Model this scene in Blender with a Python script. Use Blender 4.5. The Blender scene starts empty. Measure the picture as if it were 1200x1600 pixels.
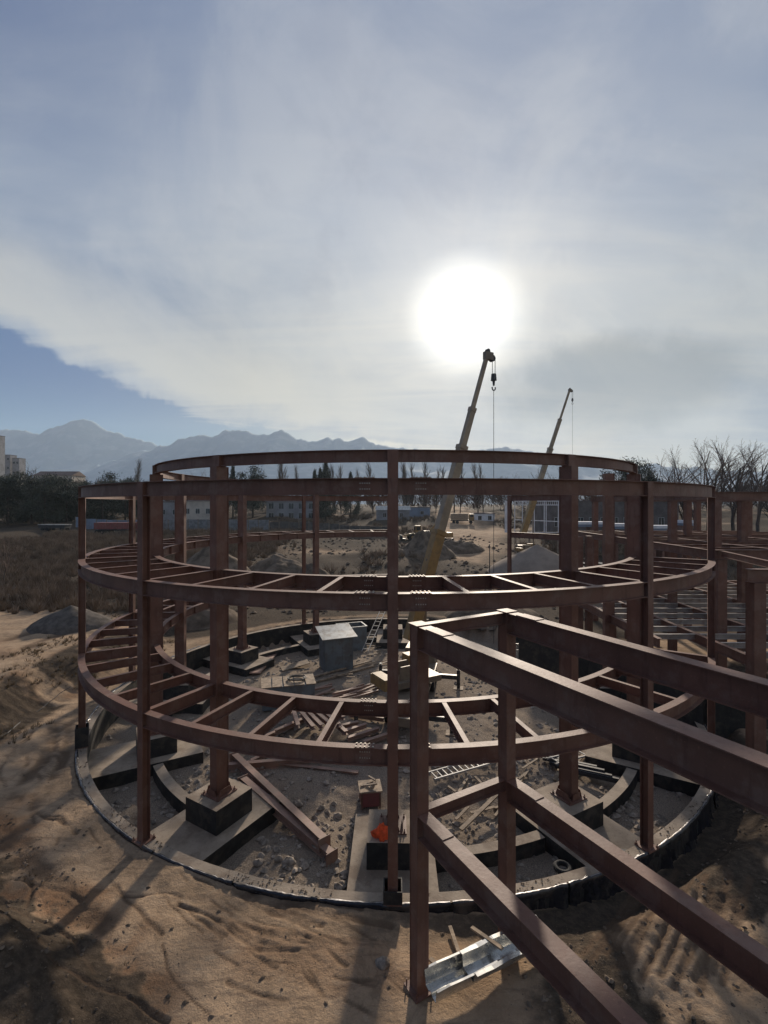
import bpy, math, random
import numpy as np
from mathutils import Vector, Matrix
R = math.radians
scene = bpy.context.scene
COL = scene.collection
random.seed(7)

# ------------------------------------------------------------------ camera
EYE = 10.7           # metres above the foundation ring
F = 748.0            # focal length in photo pixels (1200 x 1600)
HX, HY = 600.0, 787.0
cam_d = bpy.data.cameras.new('camera')
cam = bpy.data.objects.new('camera', cam_d)
COL.objects.link(cam)
cam.location = (0, 0, EYE)
cam.rotation_euler = (R(90), 0, 0)
cam_d.sensor_fit = 'VERTICAL'
cam_d.sensor_height = 24.0
cam_d.lens = 24.0 * F / 1600.0
cam_d.shift_y = -(800.0 - HY) / 1600.0
cam_d.clip_start = 0.1
cam_d.clip_end = 20000
scene.camera = cam

# ------------------------------------------------------------------ sky and sun
SUN_AZ = math.atan2(727 - HX, F)                 # to the right of +Y
SUN_EL = math.atan((HY - 497) / math.hypot(F, 727 - HX))
SUN_DIR = Vector((math.sin(SUN_AZ) * math.cos(SUN_EL), math.cos(SUN_AZ) * math.cos(SUN_EL), math.sin(SUN_EL)))
world = bpy.data.worlds.new('World')
scene.world = world
world.use_nodes = True

class NT:
    """tiny node-tree writer"""
    def __init__(s, nt):
        s.nt = nt
    def n(s, t, **kw):
        o = s.nt.nodes.new(t)
        for k, v in kw.items():
            if k.startswith('i_'):
                k = k[2:]
                key = int(k) if k.isdigit() else k
                s.set(o, key, v)
            else:
                setattr(o, k, v)
        return o
    def set(s, o, key, v):
        inp = o.inputs[key]
        if hasattr(v, 'is_output') or hasattr(v, 'outputs'):
            s.nt.links.new(v if hasattr(v, 'is_output') else v.outputs[0], inp)
        else:
            if isinstance(v, (tuple, list)) and len(v) == 3 and inp.type == 'RGBA':
                v = (*v, 1)
            inp.default_value = v
    def m(s, op, a, b=0.0, c=None, clamp=False):
        o = s.nt.nodes.new('ShaderNodeMath'); o.operation = op; o.use_clamp = clamp
        s.set(o, 0, a); s.set(o, 1, b)
        if c is not None: s.set(o, 2, c)
        return o.outputs[0]
    def ss(s, x, a, b, lo=0.0, hi=1.0):
        o = s.nt.nodes.new('ShaderNodeMapRange'); o.interpolation_type = 'SMOOTHSTEP'
        for i, v in enumerate((x, a, b, lo, hi)): s.set(o, i, v)
        return o.outputs[0]
    def mix(s, f, a, b, mode='MIX'):
        o = s.nt.nodes.new('ShaderNodeMix'); o.data_type = 'RGBA'; o.blend_type = mode
        s.set(o, 0, f); s.set(o, 6, a); s.set(o, 7, b)
        return o.outputs[2]
    def noise(s, vec, scale, detail=4, rough=0.55, dist=0.0):
        o = s.nt.nodes.new('ShaderNodeTexNoise')
        s.set(o, 'Vector', vec); s.set(o, 'Scale', scale); s.set(o, 'Detail', detail)
        s.set(o, 'Roughness', rough); s.set(o, 'Distortion', dist)
        return o.outputs[0]

def srgb(r, g, b):
    f = lambda c: (c / 255 / 12.92) if c <= 10 else ((c / 255 + 0.055) / 1.055) ** 2.4
    return (f(r), f(g), f(b))

SKYK = 0.1
def build_world():
    nt = world.node_tree
    nt.nodes.clear()
    w = NT(nt)
    out = w.n('ShaderNodeOutputWorld')
    bg = w.n('ShaderNodeBackground')
    bg.inputs['Strength'].default_value = SKYK
    nt.links.new(bg.outputs[0], out.inputs[0])
    sky = w.n('ShaderNodeTexSky', sky_type='NISHITA', sun_disc=False)
    sky.sun_elevation = SUN_EL
    sky.sun_rotation = SUN_AZ
    sky.air_density = 1.0; sky.dust_density = 1.0; sky.ozone_density = 1.5
    tc = w.n('ShaderNodeTexCoord').outputs['Generated']
    nrm = w.n('ShaderNodeVectorMath', operation='NORMALIZE', i_0=tc).outputs[0]
    sep = w.n('ShaderNodeSeparateXYZ', i_0=nrm)
    X, Y, Z = sep.outputs
    el = w.m('MULTIPLY', w.m('ARCSINE', Z), 57.2958)
    az = w.m('MULTIPLY', w.m('ARCTAN2', X, Y), 57.2958)
    # cloud plane projection -> streaks that converge on the horizon
    zz = w.m('ADD', w.m('MAXIMUM', Z, 0.0), 0.12)
    px = w.m('DIVIDE', X, zz); py = w.m('DIVIDE', Y, zz)
    pv = w.n('ShaderNodeCombineXYZ', i_0=px, i_1=py, i_2=0.0).outputs[0]
    rot = w.n('ShaderNodeMapping', i_0=pv); rot.inputs['Rotation'].default_value = (0, 0, R(28)); rot.inputs['Scale'].default_value = (0.30, 1.1, 1)
    n1 = w.noise(rot, 1.5, 8, 0.60, 1.2)
    rot2 = w.n('ShaderNodeMapping', i_0=pv); rot2.inputs['Rotation'].default_value = (0, 0, R(-15)); rot2.inputs['Scale'].default_value = (0.5, 0.8, 1)
    rot2.inputs['Location'].default_value = (3.1, 1.7, 0)
    n2 = w.noise(rot2, 0.8, 6, 0.55, 0.6)
    n3 = w.noise(nrm, 9.0, 7, 0.6, 0.5)
    n4 = w.noise(nrm, 2.6, 8, 0.6, 0.7)
    n5 = w.noise(nrm, 6.0, 8, 0.62, 0.4)
    # angle from the sun
    dot = w.n('ShaderNodeVectorMath', operation='DOT_PRODUCT', i_0=nrm); dot.inputs[1].default_value = SUN_DIR
    ang = w.m('MULTIPLY', w.m('ARCCOSINE', w.m('MINIMUM', dot.outputs['Value'], 0.999999)), 57.2958)
    # veil of cloud: the lower edge climbs towards the left
    a1 = w.m('MAXIMUM', w.m('MULTIPLY', w.m('ADD', az, 21.5), -0.36), w.m('MULTIPLY', w.m('ADD', az, 21.5), -0.125))
    edge = w.m('ADD', w.m('MINIMUM', a1, 16.0), 9.7)
    edge = w.m('MAXIMUM', edge, 3.0)
    nd = w.m('MULTIPLY', w.m('SUBTRACT', n3, 0.5), 5.0)
    nd1 = w.m('MULTIPLY', w.m('SUBTRACT', n1, 0.5), 5.0)
    s = w.m('ADD', w.m('ADD', w.m('SUBTRACT', el, edge), nd), nd1)
    veil = w.ss(s, -0.3, 0.9)
    # colours
    base = w.mix(w.ss(n2, 0.38, 0.64), srgb(112, 132, 162), srgb(158, 170, 186))
    base = w.mix(w.m('MULTIPLY', w.ss(n4, 0.40, 0.64), 0.5), base, srgb(192, 196, 200))
    base = w.mix(w.m('MULTIPLY', w.ss(n5, 0.50, 0.70), 0.28), base, srgb(112, 126, 152))
    topdark = w.ss(el, 14.0, 50.0)
    base = w.mix(w.m('MULTIPLY', topdark, 0.4), base, srgb(118, 132, 164))
    base = w.mix(w.m('MULTIPLY', w.ss(az, -8.0, -45.0), w.ss(el, 20.0, 45.0, 0.0, 0.9)), base, srgb(78, 100, 142))
    base = w.mix(w.m('MULTIPLY', w.ss(n1, 0.40, 0.70), w.ss(el, 45.0, 12.0, 0.10, 0.55)), base, srgb(184, 187, 190))
    # bright border of the veil over the blue gap
    rim = w.m('MULTIPLY', w.ss(s, 0.5, 3.0), w.ss(s, 11.0, 3.0))
    rim = w.m('MULTIPLY', rim, w.ss(az, 12.0, -12.0))
    base = w.mix(w.m('MULTIPLY', rim, 0.75), base, srgb(196, 196, 192))
    # grey bank right of the sun
    d1 = w.m('MULTIPLY', w.m('SUBTRACT', az, 25.0), 0.07)
    d2 = w.m('MULTIPLY', w.m('SUBTRACT', el, 12.5), 0.17)
    dd = w.m('ADD', w.m('MULTIPLY', d1, d1), w.m('MULTIPLY', d2, d2))
    dd = w.m('ADD', dd, w.m('MULTIPLY', w.m('SUBTRACT', n3, 0.5), 1.2))
    bank = w.ss(dd, 1.1, 0.25)
    base = w.mix(w.m('MULTIPLY', bank, 0.55), base, srgb(108, 118, 132))
    # blue gap, paler towards the horizon
    blue = w.mix(w.ss(el, 13.0, 3.5), srgb(8, 80, 142), srgb(64, 124, 162))
    blue = w.mix(w.ss(az, -20.0, 5.0), blue, srgb(176, 180, 180))
    skyc = w.mix(0.12, blue, w.mix(1.0, sky.outputs[0], (0.085, 0.085, 0.085), 'MULTIPLY'))
    c = w.mix(veil, skyc, base)
    low = w.ss(el, 7.0, 2.0)
    c = w.mix(w.m('MULTIPLY', low, 0.55), c, srgb(190, 198, 198))
    tint = w.mix(w.ss(el, 34.0, 12.0), (1, 1, 1), (1.0, 0.955, 0.86))
    tint = w.mix(w.ss(az, -14.0, -34.0), tint, (1, 1, 1))
    c = w.mix(1.0, c, tint, 'MULTIPLY')
    # warm thin cloud low down on the sun's side
    wm = w.m('MULTIPLY', w.ss(el, 15.0, 5.0), w.m('MULTIPLY', w.ss(az, -18.0, 2.0), w.ss(az, 40.0, 18.0)))
    c = w.mix(w.m('MULTIPLY', wm, w.m('ADD', 0.20, w.m('MULTIPLY', w.ss(n5, .4, .6), .35))), c, srgb(202, 192, 176))
    # sunlight scattered forward by the thin cloud
    g1 = w.m('POWER', 2.71828, w.m('DIVIDE', ang, -4.6))
    g2 = w.m('POWER', 2.71828, w.m('DIVIDE', ang, -15.0))
    mod = w.m('ADD', 0.70, w.m('MULTIPLY', n1, 0.6))
    g2 = w.m('MULTIPLY', g2, mod)
    g2 = w.m('MULTIPLY', g2, w.m('SUBTRACT', 1.0, w.m('MULTIPLY', bank, 0.7)))
    glow = w.mix(1.0, (1.0, 0.94, 0.84), w.n('ShaderNodeCombineColor', i_0=g2, i_1=g2, i_2=g2).outputs[0], 'MULTIPLY')
    c = w.mix(1.0, c, w.mix(1.0, glow, (0.42, 0.37, 0.305), 'MULTIPLY'), 'ADD')
    gg = w.m('ADD', w.m('MULTIPLY', g1, 0.5), w.m('MULTIPLY', w.ss(ang, 7.7, 1.8), 0.62))
    c = w.mix(1.0, c, w.n('ShaderNodeCombineColor', i_0=gg, i_1=w.m('MULTIPLY', gg, .97), i_2=w.m('MULTIPLY', gg, .87)).outputs[0], 'ADD')
    # sky away from the sun keeps going as the same thin grey-blue cloud; ground half is dull
    c = w.mix(w.ss(el, -0.5, -4.0), c, (0.09, 0.08, 0.07))
    sc = w.n('ShaderNodeVectorMath', operation='SCALE', i_0=c); sc.inputs['Scale'].default_value = 1.0 / SKYK
    nt.links.new(sc.outputs[0], bg.inputs['Color'])
build_world()
world.cycles.sampling_method = 'MANUAL'
world.cycles.sample_map_resolution = 1024

sun_d = bpy.data.lights.new('sun', 'SUN')
sun_d.energy = 5.0
sun_d.angle = R(2.2)      # the disc is spread by thin cloud
sun_d.color = (1.0, 0.87, 0.72)
sun = bpy.data.objects.new('sun', sun_d)
COL.objects.link(sun)
sun.location = SUN_DIR * 60
sun.rotation_euler = SUN_DIR.to_track_quat('Z', 'Y').to_euler()

vs = scene.view_settings
vs.view_transform = 'Standard'; vs.look = 'None'; vs.exposure = 0.0; vs.gamma = 1.0
vs.use_curve_mapping = False
scene.render.engine = 'CYCLES'
scene.cycles.use_denoising = True
scene.cycles.max_bounces = 6
scene.cycles.volume_bounces = 1
scene.cycles.volume_max_steps = 64
scene.cycles.sample_clamp_indirect = 4
scene.cycles.sample_clamp_direct = 0

# ------------------------------------------------------------------ helpers
CX, D = 0.53, 28.8           # ring centre
RO, RI = 0.55 * D, 0.447 * D  # outer and inner ring radius
L1, L2, L3, L4 = 4.12, 8.28, 11.39, 12.49   # tops of steel

def tag(o, label=None, cat=None, group=None, kind=None):
    if label: o['label'] = label
    if cat: o['category'] = cat
    if group: o['group'] = group
    if kind: o['kind'] = kind
    return o
def empty(name, loc=(0, 0, 0), rz=0.0, **kw):
    o = bpy.data.objects.new(name, None); COL.objects.link(o)
    o.location = loc; o.rotation_euler = (0, 0, rz); o.empty_display_size = .3
    return tag(o, **kw)
def Pt(px, py, Y):
    return Vector(((px - HX) / F * Y, Y, EYE + (HY - py) / F * Y))
def Gz(px, py, z):
    Y = (EYE - z) * F / (py - HY)
    return Vector(((px - HX) / F * Y, Y, z))

class MB:
    def __init__(s):
        s.v = []; s.f = []; s.mi = []; s.sm = []
    def add(s, vs_, fs, mi=0, sm=False):
        b = len(s.v)
        s.v.extend([tuple(p) for p in vs_])
        for f in fs:
            s.f.append(tuple(i + b for i in f)); s.mi.append(mi); s.sm.append(sm)
    def box(s, c, sz, M=None, mi=0, tp=1.0):
        x, y, z = sz[0] / 2, sz[1] / 2, sz[2] / 2
        vs_ = [Vector((sx * x * (tp if sz_ > 0 else 1), sy * y * (tp if sz_ > 0 else 1), sz_ * z)) for sz_ in (-1, 1) for sy in (-1, 1) for sx in (-1, 1)]
        if M is not None: vs_ = [M @ p for p in vs_]
        c = Vector(c)
        s.add([p + c for p in vs_], [(0, 2, 3, 1), (4, 5, 7, 6), (0, 1, 5, 4), (2, 6, 7, 3), (0, 4, 6, 2), (1, 3, 7, 5)], mi)
    def bar(s, p0, p1, w, h, mi=0, up=(0, 0, 1)):
        p0 = Vector(p0); p1 = Vector(p1); t = (p1 - p0).normalized()
        sd = t.cross(Vector(up))
        if sd.length < 1e-4: sd = Vector((1, 0, 0))
        sd.normalize(); u = sd.cross(t)
        r = []
        for p in (p0, p1):
            for a, b in ((-1, -1), (1, -1), (1, 1), (-1, 1)): r.append(p + sd * (a * w / 2) + u * (b * h / 2))
        s.add(r, [(3, 2, 1, 0), (4, 5, 6, 7), (0, 1, 5, 4), (1, 2, 6, 5), (2, 3, 7, 6), (3, 0, 4, 7)], mi)
    def tube(s, p0, p1, r0, r1=None, n=6, cap=True, mi=0, sm=True):
        p0 = Vector(p0); p1 = Vector(p1); r1 = r0 if r1 is None else r1
        t = (p1 - p0).normalized(); a = t.orthogonal().normalized(); b = t.cross(a)
        ring = [(math.cos(2 * math.pi * i / n), math.sin(2 * math.pi * i / n)) for i in range(n)]
        v = [p0 + (a * c + b * d) * r0 for c, d in ring] + [p1 + (a * c + b * d) * r1 for c, d in ring]
        s.add(v, [(i, (i + 1) % n, n + (i + 1) % n, n + i) for i in range(n)], mi, sm)
        if cap: s.add(v, [tuple(range(n - 1, -1, -1)), tuple(range(n, 2 * n))], mi, False)
    def sweep(s, prof, pts, ups, close=False, mi=0, sm=False):
        """prof: closed outline of (side, up); pts: path; ups: up vector(s); caps by fan quads"""
        n = len(prof); m = len(pts); pts = [Vector(p) for p in pts]
        vs_ = []
        for i, p in enumerate(pts):
            if close: t = pts[(i + 1) % m] - pts[i - 1]
            else: t = pts[min(i + 1, m - 1)] - pts[max(i - 1, 0)]
            t.normalize(); up = Vector(ups if not isinstance(ups, list) else ups[i])
            sd = t.cross(up).normalized(); u = sd.cross(t)
            for a, b in prof: vs_.append(p + sd * a + u * b)
        fs = []
        for i in range(m if close else m - 1):
            j = (i + 1) % m
            for k in range(n):
                l = (k + 1) % n
                fs.append((i * n + k, i * n + l, j * n + l, j * n + k))
        if not close: fs += [tuple(range(n - 1, -1, -1)), tuple((m - 1) * n + k for k in range(n))]
        s.add(vs_, fs, mi, sm)
    def mesh(s, name, mats):
        me = bpy.data.meshes.new(name)
        me.from_pydata(s.v, [], s.f)
        for m_ in (mats if isinstance(mats, (list, tuple)) else [mats]): me.materials.append(m_)
        me.polygons.foreach_set('material_index', s.mi)
        me.polygons.foreach_set('use_smooth', s.sm)
        me.update()
        return me
    def obj(s, name, mats, parent=None, **kw):
        o = bpy.data.objects.new(name, s.mesh(name, mats)); COL.objects.link(o)
        if parent is not None: o.parent = parent
        return tag(o, **kw)

def iprof(h, w, tf=.018, tw=.012):
    a, b = w / 2, tw / 2
    return [(-a, -h), (a, -h), (a, -h + tf), (b, -h + tf), (b, -tf), (a, -tf), (a, 0), (-a, 0), (-a, -tf), (-b, -tf), (-b, -h + tf), (-a, -h + tf)]
def rprof(w, h):
    return [(-w / 2, -h), (w / 2, -h), (w / 2, 0), (-w / 2, 0)]
def link(name, me, parent=None, loc=None, rz=None, sc=None, **kw):
    o = bpy.data.objects.new(name, me); COL.objects.link(o)
    if parent is not None: o.parent = parent
    if loc is not None: o.location = loc
    if rz is not None: o.rotation_euler = (0, 0, rz)
    if sc is not None: o.scale = sc
    return tag(o, **kw)
def dup(o, parent=None):
    c = o.copy(); COL.objects.link(c); c.parent = parent
    for ch in list(o.children): dup(ch, c)
    return c

# ------------------------------------------------------------------ numpy noise
def _h(ix, iy, seed):
    n = (ix.astype(np.int64) * 374761393 + iy.astype(np.int64) * 668265263 + seed * 1442695041) & 0xffffffff
    n = ((n ^ (n >> 13)) * 1274126177) & 0xffffffff
    return ((n ^ (n >> 16)) & 0xffff) / 65535.0
def vn(x, y, seed=0):
    x0 = np.floor(x); y0 = np.floor(y); fx = x - x0; fy = y - y0
    fx = fx * fx * (3 - 2 * fx); fy = fy * fy * (3 - 2 * fy)
    a = _h(x0, y0, seed); b = _h(x0 + 1, y0, seed); c = _h(x0, y0 + 1, seed); d = _h(x0 + 1, y0 + 1, seed)
    return (a + (b - a) * fx) * (1 - fy) + (c + (d - c) * fx) * fy - .5
def fbm(x, y, f, o=4, seed=0, g=.5):
    r = 0; a = 1.0
    for i in range(o):
        r = r + a * vn(x * f + 17.3 * i, y * f - 9.1 * i, seed + i); f *= 2.03; a *= g
    return r
def ridg(x, y, f, o=4, seed=0):
    r = 0; a = 1.0
    for i in range(o):
        r = r + a * (1 - np.abs(2 * vn(x * f + 17.3 * i, y * f - 9.1 * i, seed + i))); f *= 2.1; a *= .5
    return r
def ss(x, a=0., b=1.):
    t = np.clip((x - a) / (b - a), 0, 1); return t * t * (3 - 2 * t)
def seg_dist(x, y, pl):
    """distance to a polyline and signed side"""
    best = np.full(x.shape, 1e9)
    for (ax, ay), (bx, by) in zip(pl[:-1], pl[1:]):
        dx, dy = bx - ax, by - ay; L = dx * dx + dy * dy + 1e-9
        t = np.clip(((x - ax) * dx + (y - ay) * dy) / L, 0, 1)
        best = np.minimum(best, np.hypot(x - ax - t * dx, y - ay - t * dy))
    return best

# ------------------------------------------------------------------ materials
MATS = {}
def mat(name, col, rough=.7, metal=0.0, var=.25, scale=1.5, bump=.0, bscale=20., col2=None, dirt=None, dscale=.8, damt=.5, spec=None, fine=0.0, fscale=60., streak=None):
    if name in MATS: return MATS[name]
    m = bpy.data.materials.new(name); m.use_nodes = True
    nt = m.node_tree; nt.nodes.clear(); w = NT(nt)
    out = w.n('ShaderNodeOutputMaterial'); b = w.n('ShaderNodeBsdfPrincipled')
    nt.links.new(b.outputs[0], out.inputs[0])
    pos = w.n('ShaderNodeNewGeometry').outputs['Position']
    n = w.noise(pos, scale, 6, .6)
    c2 = col2 if col2 else tuple(x * (1 - var) for x in col)
    c1 = tuple(min(1, x * (1 + var)) for x in col)
    c = w.mix(w.ss(n, .35, .68), c1, c2)
    if dirt:
        n2 = w.noise(pos, dscale, 8, .68)
        c = w.mix(w.m('MULTIPLY', w.ss(n2, .48, .62), damt), c, dirt)
    if streak:
        mp = w.n('ShaderNodeMapping', i_0=pos); mp.inputs['Scale'].default_value = (7, 7, .8)
        n4 = w.noise(mp, 1.0, 6, .65)
        c = w.mix(w.m('MULTIPLY', w.ss(n4, .54, .66), .6), c, streak)
        n5 = w.noise(pos, 22, 3, .6)
        c = w.mix(w.m('MULTIPLY', w.ss(n5, .63, .70), .55), c, tuple(x * 1.7 for x in col))
    if fine:
        n3 = w.noise(pos, fscale, 4, .7)
        k = w.m('ADD', 1 - fine, w.m('MULTIPLY', n3, fine * 2))
        c = w.mix(1.0, c, w.n('ShaderNodeCombineColor', i_0=k, i_1=k, i_2=k).outputs[0], 'MULTIPLY')
    w.set(b, 'Base Color', c)
    w.set(b, 'Roughness', w.m('ADD', rough - .1, w.m('MULTIPLY', n, .2), clamp=True)); b.inputs['Metallic'].default_value = metal
    if spec is not None: b.inputs['Specular IOR Level'].default_value = spec
    if bump:
        bn = w.noise(pos, bscale, 5, .65)
        bp = w.n('ShaderNodeBump', i_Height=bn, i_Strength=bump); bp.inputs['Distance'].default_value = .02
        nt.links.new(bp.outputs[0], b.inputs['Normal'])
    MATS[name] = m
    return m
M_steel = mat('red_oxide_primed_steel', (.158, .074, .050), .60, 0, .16, .9, .25, 14, dirt=(.21, .13, .098), dscale=1.6, damt=.6, fine=.15, streak=(.10, .044, .031))
M_steel_d = mat('red_oxide_steel_dusty', (.30, .18, .13), .6, 0, .2, 1.2, .2, 14, dirt=(.26, .19, .14), dscale=2.5, damt=.6, fine=.15)
M_bolt = mat('galvanised_bolts', (.42, .38, .33), .45, .6, .2)
M_conc = mat('foundation_concrete', (.32, .255, .19), .9, 0, .18, 1.3, .6, 18, dirt=(.21, .155, .11), dscale=.9, damt=.85, fine=.22, streak=(.24, .185, .14))
M_bit = mat('bitumen_coating', (.018, .017, .016), .7, 0, .3, 3., .4, 18, dirt=(.085, .068, .052), dscale=1.6, damt=.55)
M_memb = mat('black_membrane', (.02, .019, .022), .22, 0, .3, 5., .5, 7, dirt=(.11, .09, .07), dscale=1.1, damt=.55)
M_foil = mat('foil_faced_membrane_edge', (.22, .21, .21), .45, .6, .4, 6., .3, 9, dirt=(.12, .10, .085), dscale=2.2, damt=.9)
M_galv = mat('galvanised_sheet', (.60, .60, .58), .26, .9, .08, 2., 0, 6, dirt=(.36, .34, .31), dscale=3, damt=.35)
M_wood = mat('weathered_timber', (.30, .22, .145), .8, 0, .3, 4., .3, 40, dirt=(.13, .1, .075), dscale=3, damt=.5, fine=.2)
M_greyp = mat('grey_painted_metal', (.15, .175, .185), .6, 0, .12, 1.2, .15, 12, dirt=(.11, .095, .08), dscale=1.5, damt=.6, fine=.1)
M_roofm = mat('pale_sheet_roof', (.34, .35, .34), .45, .3, .2, 2., .2, 8, dirt=(.2, .17, .14), dscale=2, damt=.6)
M_yel = mat('crane_yellow', (.28, .17, .06), .5, 0, .15, 2., 0, 10, dirt=(.2, .13, .06), dscale=2, damt=.5)
M_dark = mat('dark_machine_metal', (.03, .03, .032), .5, 0, .3, 3.)
M_tyre = mat('tyre_rubber', (.02, .02, .02), .85, 0, .3, 4.)
M_glass = mat('dark_glass', (.02, .025, .03), .12, 0, .1)
M_grey = mat('boom_grey', (.20, .155, .11), .5, .2, .15, 1.5, dirt=(.11, .09, .07), damt=.5)
M_boom = mat('weathered_boom_paint', (.30, .235, .16), .5, .1, .15, 1.5, dirt=(.18, .14, .11), damt=.5)
M_white = mat('white_painted_metal', (.68, .69, .72), .5, 0, .08, 2., dirt=(.45, .43, .4), damt=.4)
M_blue = mat('blue_panel', (.2, .25, .33), .7, 0, .12, .3, dirt=(.15, .17, .2), damt=.5)
M_red = mat('red_truck_paint', (.20, .06, .055), .55, 0, .2, .8, dirt=(.2, .1, .08), damt=.5)
M_orange = mat('orange_hi_vis_cloth', (.85, .10, .02), .8, 0, .2, 8., .5, 10)
M_wall = mat('rendered_wall_grey', (.26, .26, .27), .9, 0, .12, .3, dirt=(.2, .19, .19), dscale=.3, damt=.5)
M_cream = mat('rendered_wall_cream', (.47, .42, .36), .9, 0, .12, .3, dirt=(.35, .3, .26), dscale=.3, damt=.5)
M_roofr = mat('slate_roof', (.12, .10, .10), .8, 0, .2, .5)
M_bark = mat('bark', (.075, .058, .047), .9, 0, .3, 1.)
M_twig = mat('winter_twigs', (.10, .068, .056), .9, 0, .3, .4)
M_twig2 = mat('poplar_twigs', (.115, .09, .072), .9, 0, .3, .4)
M_pine = mat('evergreen_needles', (.050, .058, .042), .8, 0, .4, .35, dirt=(.085, .08, .055), dscale=.25, damt=.6)
M_bush = mat('dark_scrub', (.19, .145, .105), .9, 0, .4, .5, spec=.05)
M_gravel = mat('grey_gravel', (.11, .095, .082), .95, 0, .3, 2., .8, 12, fine=.3, fscale=9., spec=.05)
M_sandp = mat('pale_sand', (.27, .215, .17), .95, 0, .12, .6, .5, 5, fine=.15, fscale=4, spec=.05)
M_soil = mat('dug_soil', (.15, .115, .085), .95, 0, .35, .8, .9, 3, fine=.3, fscale=3, spec=.05)
M_stone = mat('river_stones', (.28, .235, .19), .85, 0, .45, 4., .2, 30, spec=.05)
M_grass = mat('dry_grass', (.20, .15, .09), .9, 0, .4, 3., spec=.05)
M_alu = mat('dull_aluminium', (.36, .35, .33), .6, .2, .15)
M_joist = mat('joist_steel_pale_sheen', (.34, .31, .28), .5, .2, .2, 1.2, .1, 14, dirt=(.2, .12, .09), dscale=2.5, damt=.5)  # sheen of the joist tops put into a paler base colour
# ------------------------------------------------------------------ ground
def G2(px, py, z=0.): g = Gz(px, py, z); return (g.x, g.y)
TRACKS = [  # wheel ruts on the track round the foundation, as (polyline, width, depth)
    ([G2(205, 1205), G2(222, 1260), G2(262, 1305), G2(318, 1350)], .13, .07),
    ([G2(240, 1225), G2(258, 1270), G2(300, 1312), G2(350, 1348)], .10, .05),
    ([G2(212, 1190), G2(232, 1240), G2(275, 1290)], .10, .06),
    ([G2(345, 1357), G2(410, 1400), G2(520, 1430), G2(610, 1440)], .12, .06),
    ([G2(350, 1375), G2(430, 1415), G2(500, 1445)], .10, .05),
    ([G2(365, 1392), G2(440, 1432), G2(478, 1446)], .09, .06),
    ([G2(380, 1372), G2(450, 1405), G2(560, 1418)], .10, .05),
    ([G2(410, 1470), G2(450, 1490), G2(505, 1505)], .06, .05),
    ([G2(422, 1455), G2(440, 1470)], .05, .05), ([G2(460, 1462), G2(500, 1474)], .06, .06),
    ([G2(405, 1492), G2(430, 1515)], .05, .04), ([G2(465, 1525), G2(490, 1542), G2(508, 1555)], .05, .04),
    ([G2(478, 1520), G2(505, 1548)], .04, .04),
    ([G2(0, 1300), G2(80, 1370), G2(160, 1450)], .3, .07),
    ([G2(20, 1000, 1.4), G2(140, 965, 1.4)], .5, .10),
    ([G2(0, 1030, 1.4), G2(120, 985, 1.4)], .5, .08),
    ([G2(30, 1240), G2(70, 1180), G2(90, 1120)], .25, .07),
    ([G2(55, 1260), G2(100, 1190), G2(108, 1130)], .2, .06),
]
TRACKS = [(pl, wd * 1.3, dp * 1.0) for pl, wd, dp in TRACKS]
_rg = random.Random(17)
for _i in range(22):
    _r = 16.75 + 3.6 * _rg.random() ** 1.3; _a0 = _rg.uniform(6, 66); _a1 = _a0 + _rg.uniform(5, 17)
    TRACKS.append(([(CX - (_r + .25 * math.sin(k_ * .8 + _i)) * math.sin(R(_a0 + (_a1 - _a0) * k_ / 6)), D - (_r + .25 * math.sin(k_ * .8 + _i)) * math.cos(R(_a0 + (_a1 - _a0) * k_ / 6))) for k_ in range(7)], _rg.uniform(.05, .12), _rg.uniform(.05, .10)))
for _i in range(36):     # drag marks left by tracks and buckets, running round the foundation
    _x = _rg.uniform(120, 600); _y = _rg.uniform(1330, 1570) if _x > 250 else _rg.uniform(1200, 1400)
    _l = _rg.uniform(30, 150); _a = R(_rg.uniform(18, 34) if _x > 300 else _rg.uniform(38, 62))
    TRACKS.append(([G2(_x, _y), G2(_x + _l * .5 * math.cos(_a), _y + _l * .5 * math.sin(_a) + _rg.uniform(-3, 3)), G2(_x + _l * math.cos(_a), _y + _l * math.sin(_a) * .9)], _rg.uniform(.035, .08), _rg.uniform(.02, .04)))
rng = random.Random(3)
FANS = []      # tooth marks of the excavator bucket, lower right
for i in range(20):
    a = i / 19; x0 = 1010 + 160 * a + rng.uniform(-12, 12); y0 = 1330 + 60 * a
    FANS.append([G2(x0, y0 + rng.uniform(-25, 25)), G2(x0 - 90 + 40 * a + rng.uniform(-10, 10), y0 + 150 + rng.uniform(-20, 30))])
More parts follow.
